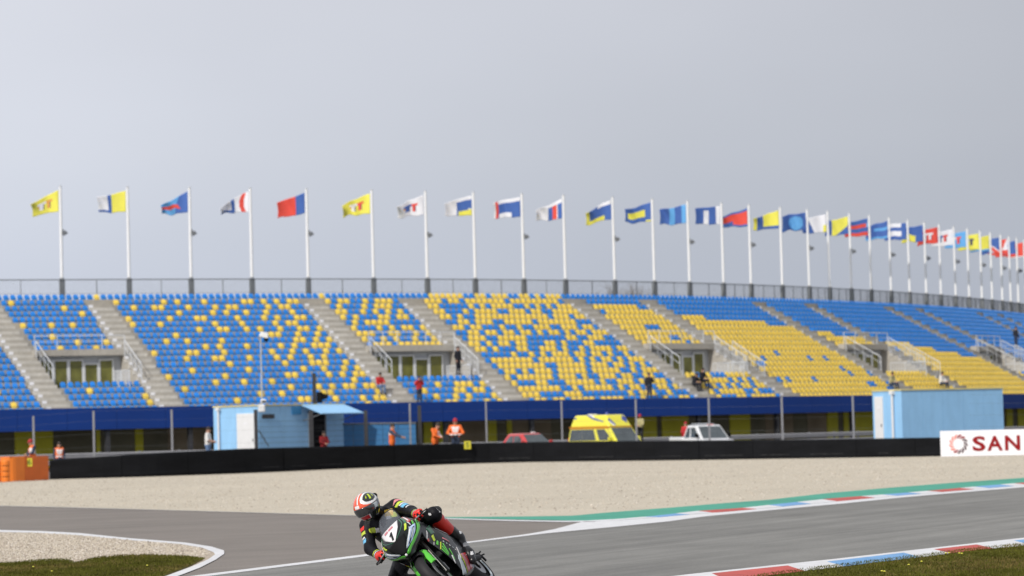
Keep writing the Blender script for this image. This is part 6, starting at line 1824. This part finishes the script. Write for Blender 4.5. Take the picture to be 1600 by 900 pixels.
# ================================================================== rider
RJ = dict(shL=(-.085, -.03, 1.235), shR=(.275, .02, 1.325), elL=(-.185, .16, 1.05), elR=(.385, .17, 1.115), wrL=(-.255, .395, .955), wrR=(.325, .39, .955))
J_ = {k: np.array(v, float) for k, v in RJ.items()}
up_ = (0, 0, 1)
UPN = (-.85, .1, .55)
BANDL = [(0.02, .16, 'le_pink', UPN, .25), (.24, .38, 'le_lime', UPN, .1), (.42, .50, 'le_white', UPN, .45), (.53, .70, 'le_sky', UPN, .42), (.78, .86, 'le_white', UPN, .6)]
BANDR = [(0.14, .28, 'le_red', (.95, .3, 0), .2), (.34, .46, 'le_lime', (.95, .3, 0), .1), (.56, .63, 'le_white', (.95, .3, 0), .3), (.66, .80, 'le_sky', (.95, .3, 0), .2)]
FOREB = [(.66, .71, 'le_lime'), (.76, .81, 'le_white'), (.86, 1.01, 'le_red')]
pr_ = [ell((.165, -.37, .93), (.185, .15, .145), 'leather'),
       cap((.10, -.33, .97), (.02, -.03, 1.175), .125, .115, 'leather'), cap((.23, -.33, .97), (.20, -.01, 1.225), .125, .118, 'leather'),
       cap((-.06, -.03, 1.24), (.25, .01, 1.315), .080, .080, 'leather'), cap((.06, .04, 1.16), (.17, .05, 1.19), .085, .085, 'leather'),
       ell((.11, -.12, 1.33), (.075, .17, .07), 'leather'), cap((.095, .03, 1.29), (.065, .22, 1.36), .065, .06, 'leather'),
       cap(J_['shL'], J_['elL'], .070, .058, 'leather', BANDL), cap(J_['elL'], J_['wrL'], .058, .042, 'leather', FOREB),
       cap(J_['shR'], J_['elR'], .072, .060, 'leather', BANDR), cap(J_['elR'], J_['wrR'], .060, .042, 'leather', FOREB),
       cap((.06, -.32, .90), (-.275, .08, .885), .105, .080, 'leather'), ell((-.322, .118, .870), (.076, .076, .080), 'leather'),
       cap((-.285, .05, .855), (-.225, -.235, .66), .080, .068, 'le_red', [(.82, 1.01, 'boot')]),
       cap((-.225, -.235, .66), (-.212, -.305, .575), .066, .056, 'boot'), ell((-.245, -.29, .575), (.052, .066, .066), 'boot'),
       cap((-.212, -.31, .55), (-.205, -.19, .37), .054, .052, 'boot'), cap((-.205, -.19, .37), (-.195, -.11, .285), .053, .040, 'boot'),
       cap((.27, -.34, .88), (.475, .05, .73), .105, .080, 'leather'), ell((.515, .085, .715), (.065, .06, .075), 'leather'),
       cap((.475, .03, .70), (.31, -.27, .53), .074, .058, 'leather'), cap((.31, -.27, .53), (.27, -.33, .47), .058, .050, 'boot'), cap((.27, -.33, .46), (.215, -.16, .395), .050, .042, 'boot')]
gex = MB(); gex.names = ['le_red', 'leather', 'le_white']
for s, q in ((-1, 'L'), (1, 'R')):
    g0 = np.array((s * .285, .441, .925)); w0 = J_['wr' + q]
    pr_ += [cap(w0, g0 + np.array([0, -.005, .030]), .042, .036, 'le_red'), ell(g0 + np.array([0, .01, .032]), (.048, .036, .020), 'le_red')]
    for k in range(4):
        o = Vector((s * (.285 + (k - 1.5) * .022), .441 - .23 * (k - 1.5) * .022, .920)); l = (.92, 1.05, 1.0, .85)[k]
        gex.tube([o + Vector((0, .008, .038)), o + Vector((0, .050 * l, .030)), o + Vector((0, .062 * l, .0)), o + Vector((0, .034 * l, -.022))], [.0125, .012, .0115, .009], 7, 1 if k % 2 else 0)
        gex.tube([o + Vector((0, .022, .049)), o + Vector((0, .036, .046))], [.010, .008], 6, 2 if k in (1, 2) else 1)
    o = Vector((s * .235, .44, .92)); gex.tube([o + Vector((0, -.02, .02)), o + Vector((-s * .012, .012, -.008)), o + Vector((-s * .002, .032, -.024))], [.014, .012, .010], 7, 0)
rs_ = np.random.RandomState(2)
PT = [((.00, .07, 1.235), .044, 'le_yel'), ((-.02, .06, 1.185), .034, 'le_lime'), ((.03, .10, 1.20), .025, 'le_white'), ((.245, .075, 1.235), .034, 'le_lime'), ((.20, .10, 1.19), .030, 'le_white'), ((.285, .06, 1.19), .020, 'le_lime'),
      ((-.30, .19, .895), .016, 'le_white'), ((-.375, .11, .865), .03, 'le_white'), ((-.33, -.03, .79), .022, 'le_white'), ((-.285, -.27, .595), .018, 'le_white'), ((-.25, -.22, .46), .026, 'bk_metal'), ((-.25, -.12, .34), .022, 'le_white'), ((.54, .12, .68), .05, 'le_red')]
PT = [(np.array(c), r, m) for c, r, m in PT]
def rp_(p, n, cur):
    for c, r, m in PT:
        q = (p - c) / r
        if abs(q[0] * .8 + q[2] * .6) < 1 and abs(q[2] * .8 - q[0] * .6) < .75 and abs(q[1]) < 1.6: return m
rider = body_object('person', pr_, .0085, .036, gex, rp_)
rider.matrix_world = bike.matrix_world.copy()
tag(rider, 'motorcycle racer in black leathers with lime and blue patches, hanging off the leaning motorcycle', 'rider')
# knee sliders
for c, n_, m_ in (((-.392, .12, .868), (-1, .2, -.1), 'rubber'), ((.575, .10, .695), (1, .2, -.35), 'rubber')):
    n_ = Vector(n_).normalized(); mb = MB(); mb.tube([Vector(c) - n_ * .035, Vector(c) - n_ * .01, Vector(c) + n_ * .012], [.055, .05, .03], 12); mb.build('knee_slider', m_, rider, smooth=True)
# helmet
Fh = Vector((-.40, -.84, -.34)).normalized(); Uh = Vector((-.34, 0, .94)); Uh = (Uh - Fh * Uh.dot(Fh)).normalized(); Rh = Fh.cross(Uh)
RW = Matrix((Rh, Fh, Uh)).transposed()
HL = RB.to_3x3().inverted() @ RW
HCN = Vector((.057, .33, 1.413))
def hdir(az, el):          # az 0 = forward, positive to the rider's right
    return math.sin(az) * math.cos(el), math.cos(az) * math.cos(el), math.sin(el)
def hsurf(az, el, off=0.0):
    x, y, z = hdir(az, el)
    rx, ry, rz = .123, .150, .138
    p = Vector((x * rx, y * ry, z * rz))
    if z < 0:
        k = min(1, -z / .8)
        p.y += (.030 * max(0, y) - .012) * k; p.x *= 1 - .14 * k * (1 if y < .2 else .6); p.z *= 1.06
    if y < -.3 and z > 0: p.y -= .018 * (-y - .3)
    p += Vector((x, y, z)) * off
    return HCN + HL @ p
HM = ['hm_orange', 'hm_white', 'hm_black', 'bk_lime', 'bk_red', 'bk_silver']
def hcol(u, v):
    az = (u - .5) * 2 * math.pi; el = -1.05 + v * (math.pi / 2 + 1.05); a = math.degrees(az); e = math.degrees(el)
    x, y, z = hdir(az, el)
    if e < -14 and abs(a) < 78:                                   # chin bar
        if abs(a + 8) < 26 and -44 < e < -24: return 4
        if a > 35 or a < -40: return 2
        return 1 if e > -46 else 2
    if e < -14: return 2 if abs(a) < 150 else 1
    if x < -.08 and z > .10:                                      # rider's left: black field with white bracket
        dd = math.hypot((a + 82) / 60, (e - 42) / 30)
        if dd < .78:
            if abs(((a + 82) + (e - 42) * .6)) % 22 < 6 and dd < .45: return 3
            return 2
        if dd < 1.08: return 1
        return 0 if a > -75 and e > 10 else 2
    if x < -.08: return 1 if a > -88 else (5 if a > -98 else 2)
    if abs(x - .0) < .045 and z > .5: return 1
    if abs(x - .055) < .018 and z > .2: return 1
    if e < 26 and abs(a - 8) < 16 and e > 14: return 1             # white sticker on the brow
    if a > 120: return 2
    if a > 62 and e < 12: return 1
    if abs(x - .075 - .02) < .012: return 2
    return 0
mb = MB(); mb.grid(lambda u, v: tuple(hsurf((u - .5) * 2 * math.pi, -1.05 + v * (math.pi / 2 + 1.05))), 126, 75, hcol)
hel = mb.build('helmet', HM, rider, smooth=True, weld=False); solid(hel, .006)
mb = MB(); mb.grid(lambda u, v: tuple(hsurf(math.radians(-72 + 144 * u), math.radians(-22 + (34 - 8 * abs(2 * u - 1) ** 2) * v), .006)), 30, 10); solid(mb.build('visor', 'visor', hel, smooth=True), .004)
for s in (-1, 1):
    mb = MB(); c = hsurf(math.radians(s * 78), math.radians(-2), .004); n_ = (c - HCN).normalized(); mb.tube([c - n_ * .006, c + n_ * .006], [.022, .019], 14); mb.build('visor_pivot', 'bk_silver', hel, smooth=True)
mb = MB(); mb.grid(lambda u, v: tuple(hsurf(math.radians(150 + 60 * u), math.radians(8 + 22 * v), .012 + .016 * math.sin(v * 3.14))), 10, 5); solid(mb.build('spoiler', 'hm_black', hel, smooth=True), .006, 0)
mb = MB(); mb.grid(lambda u, v: tuple(hsurf(math.radians(-12 + 24 * u), math.radians(-52 + 10 * v), .004)), 6, 3); solid(mb.build('chin_vent', 'hm_black', hel), .004)
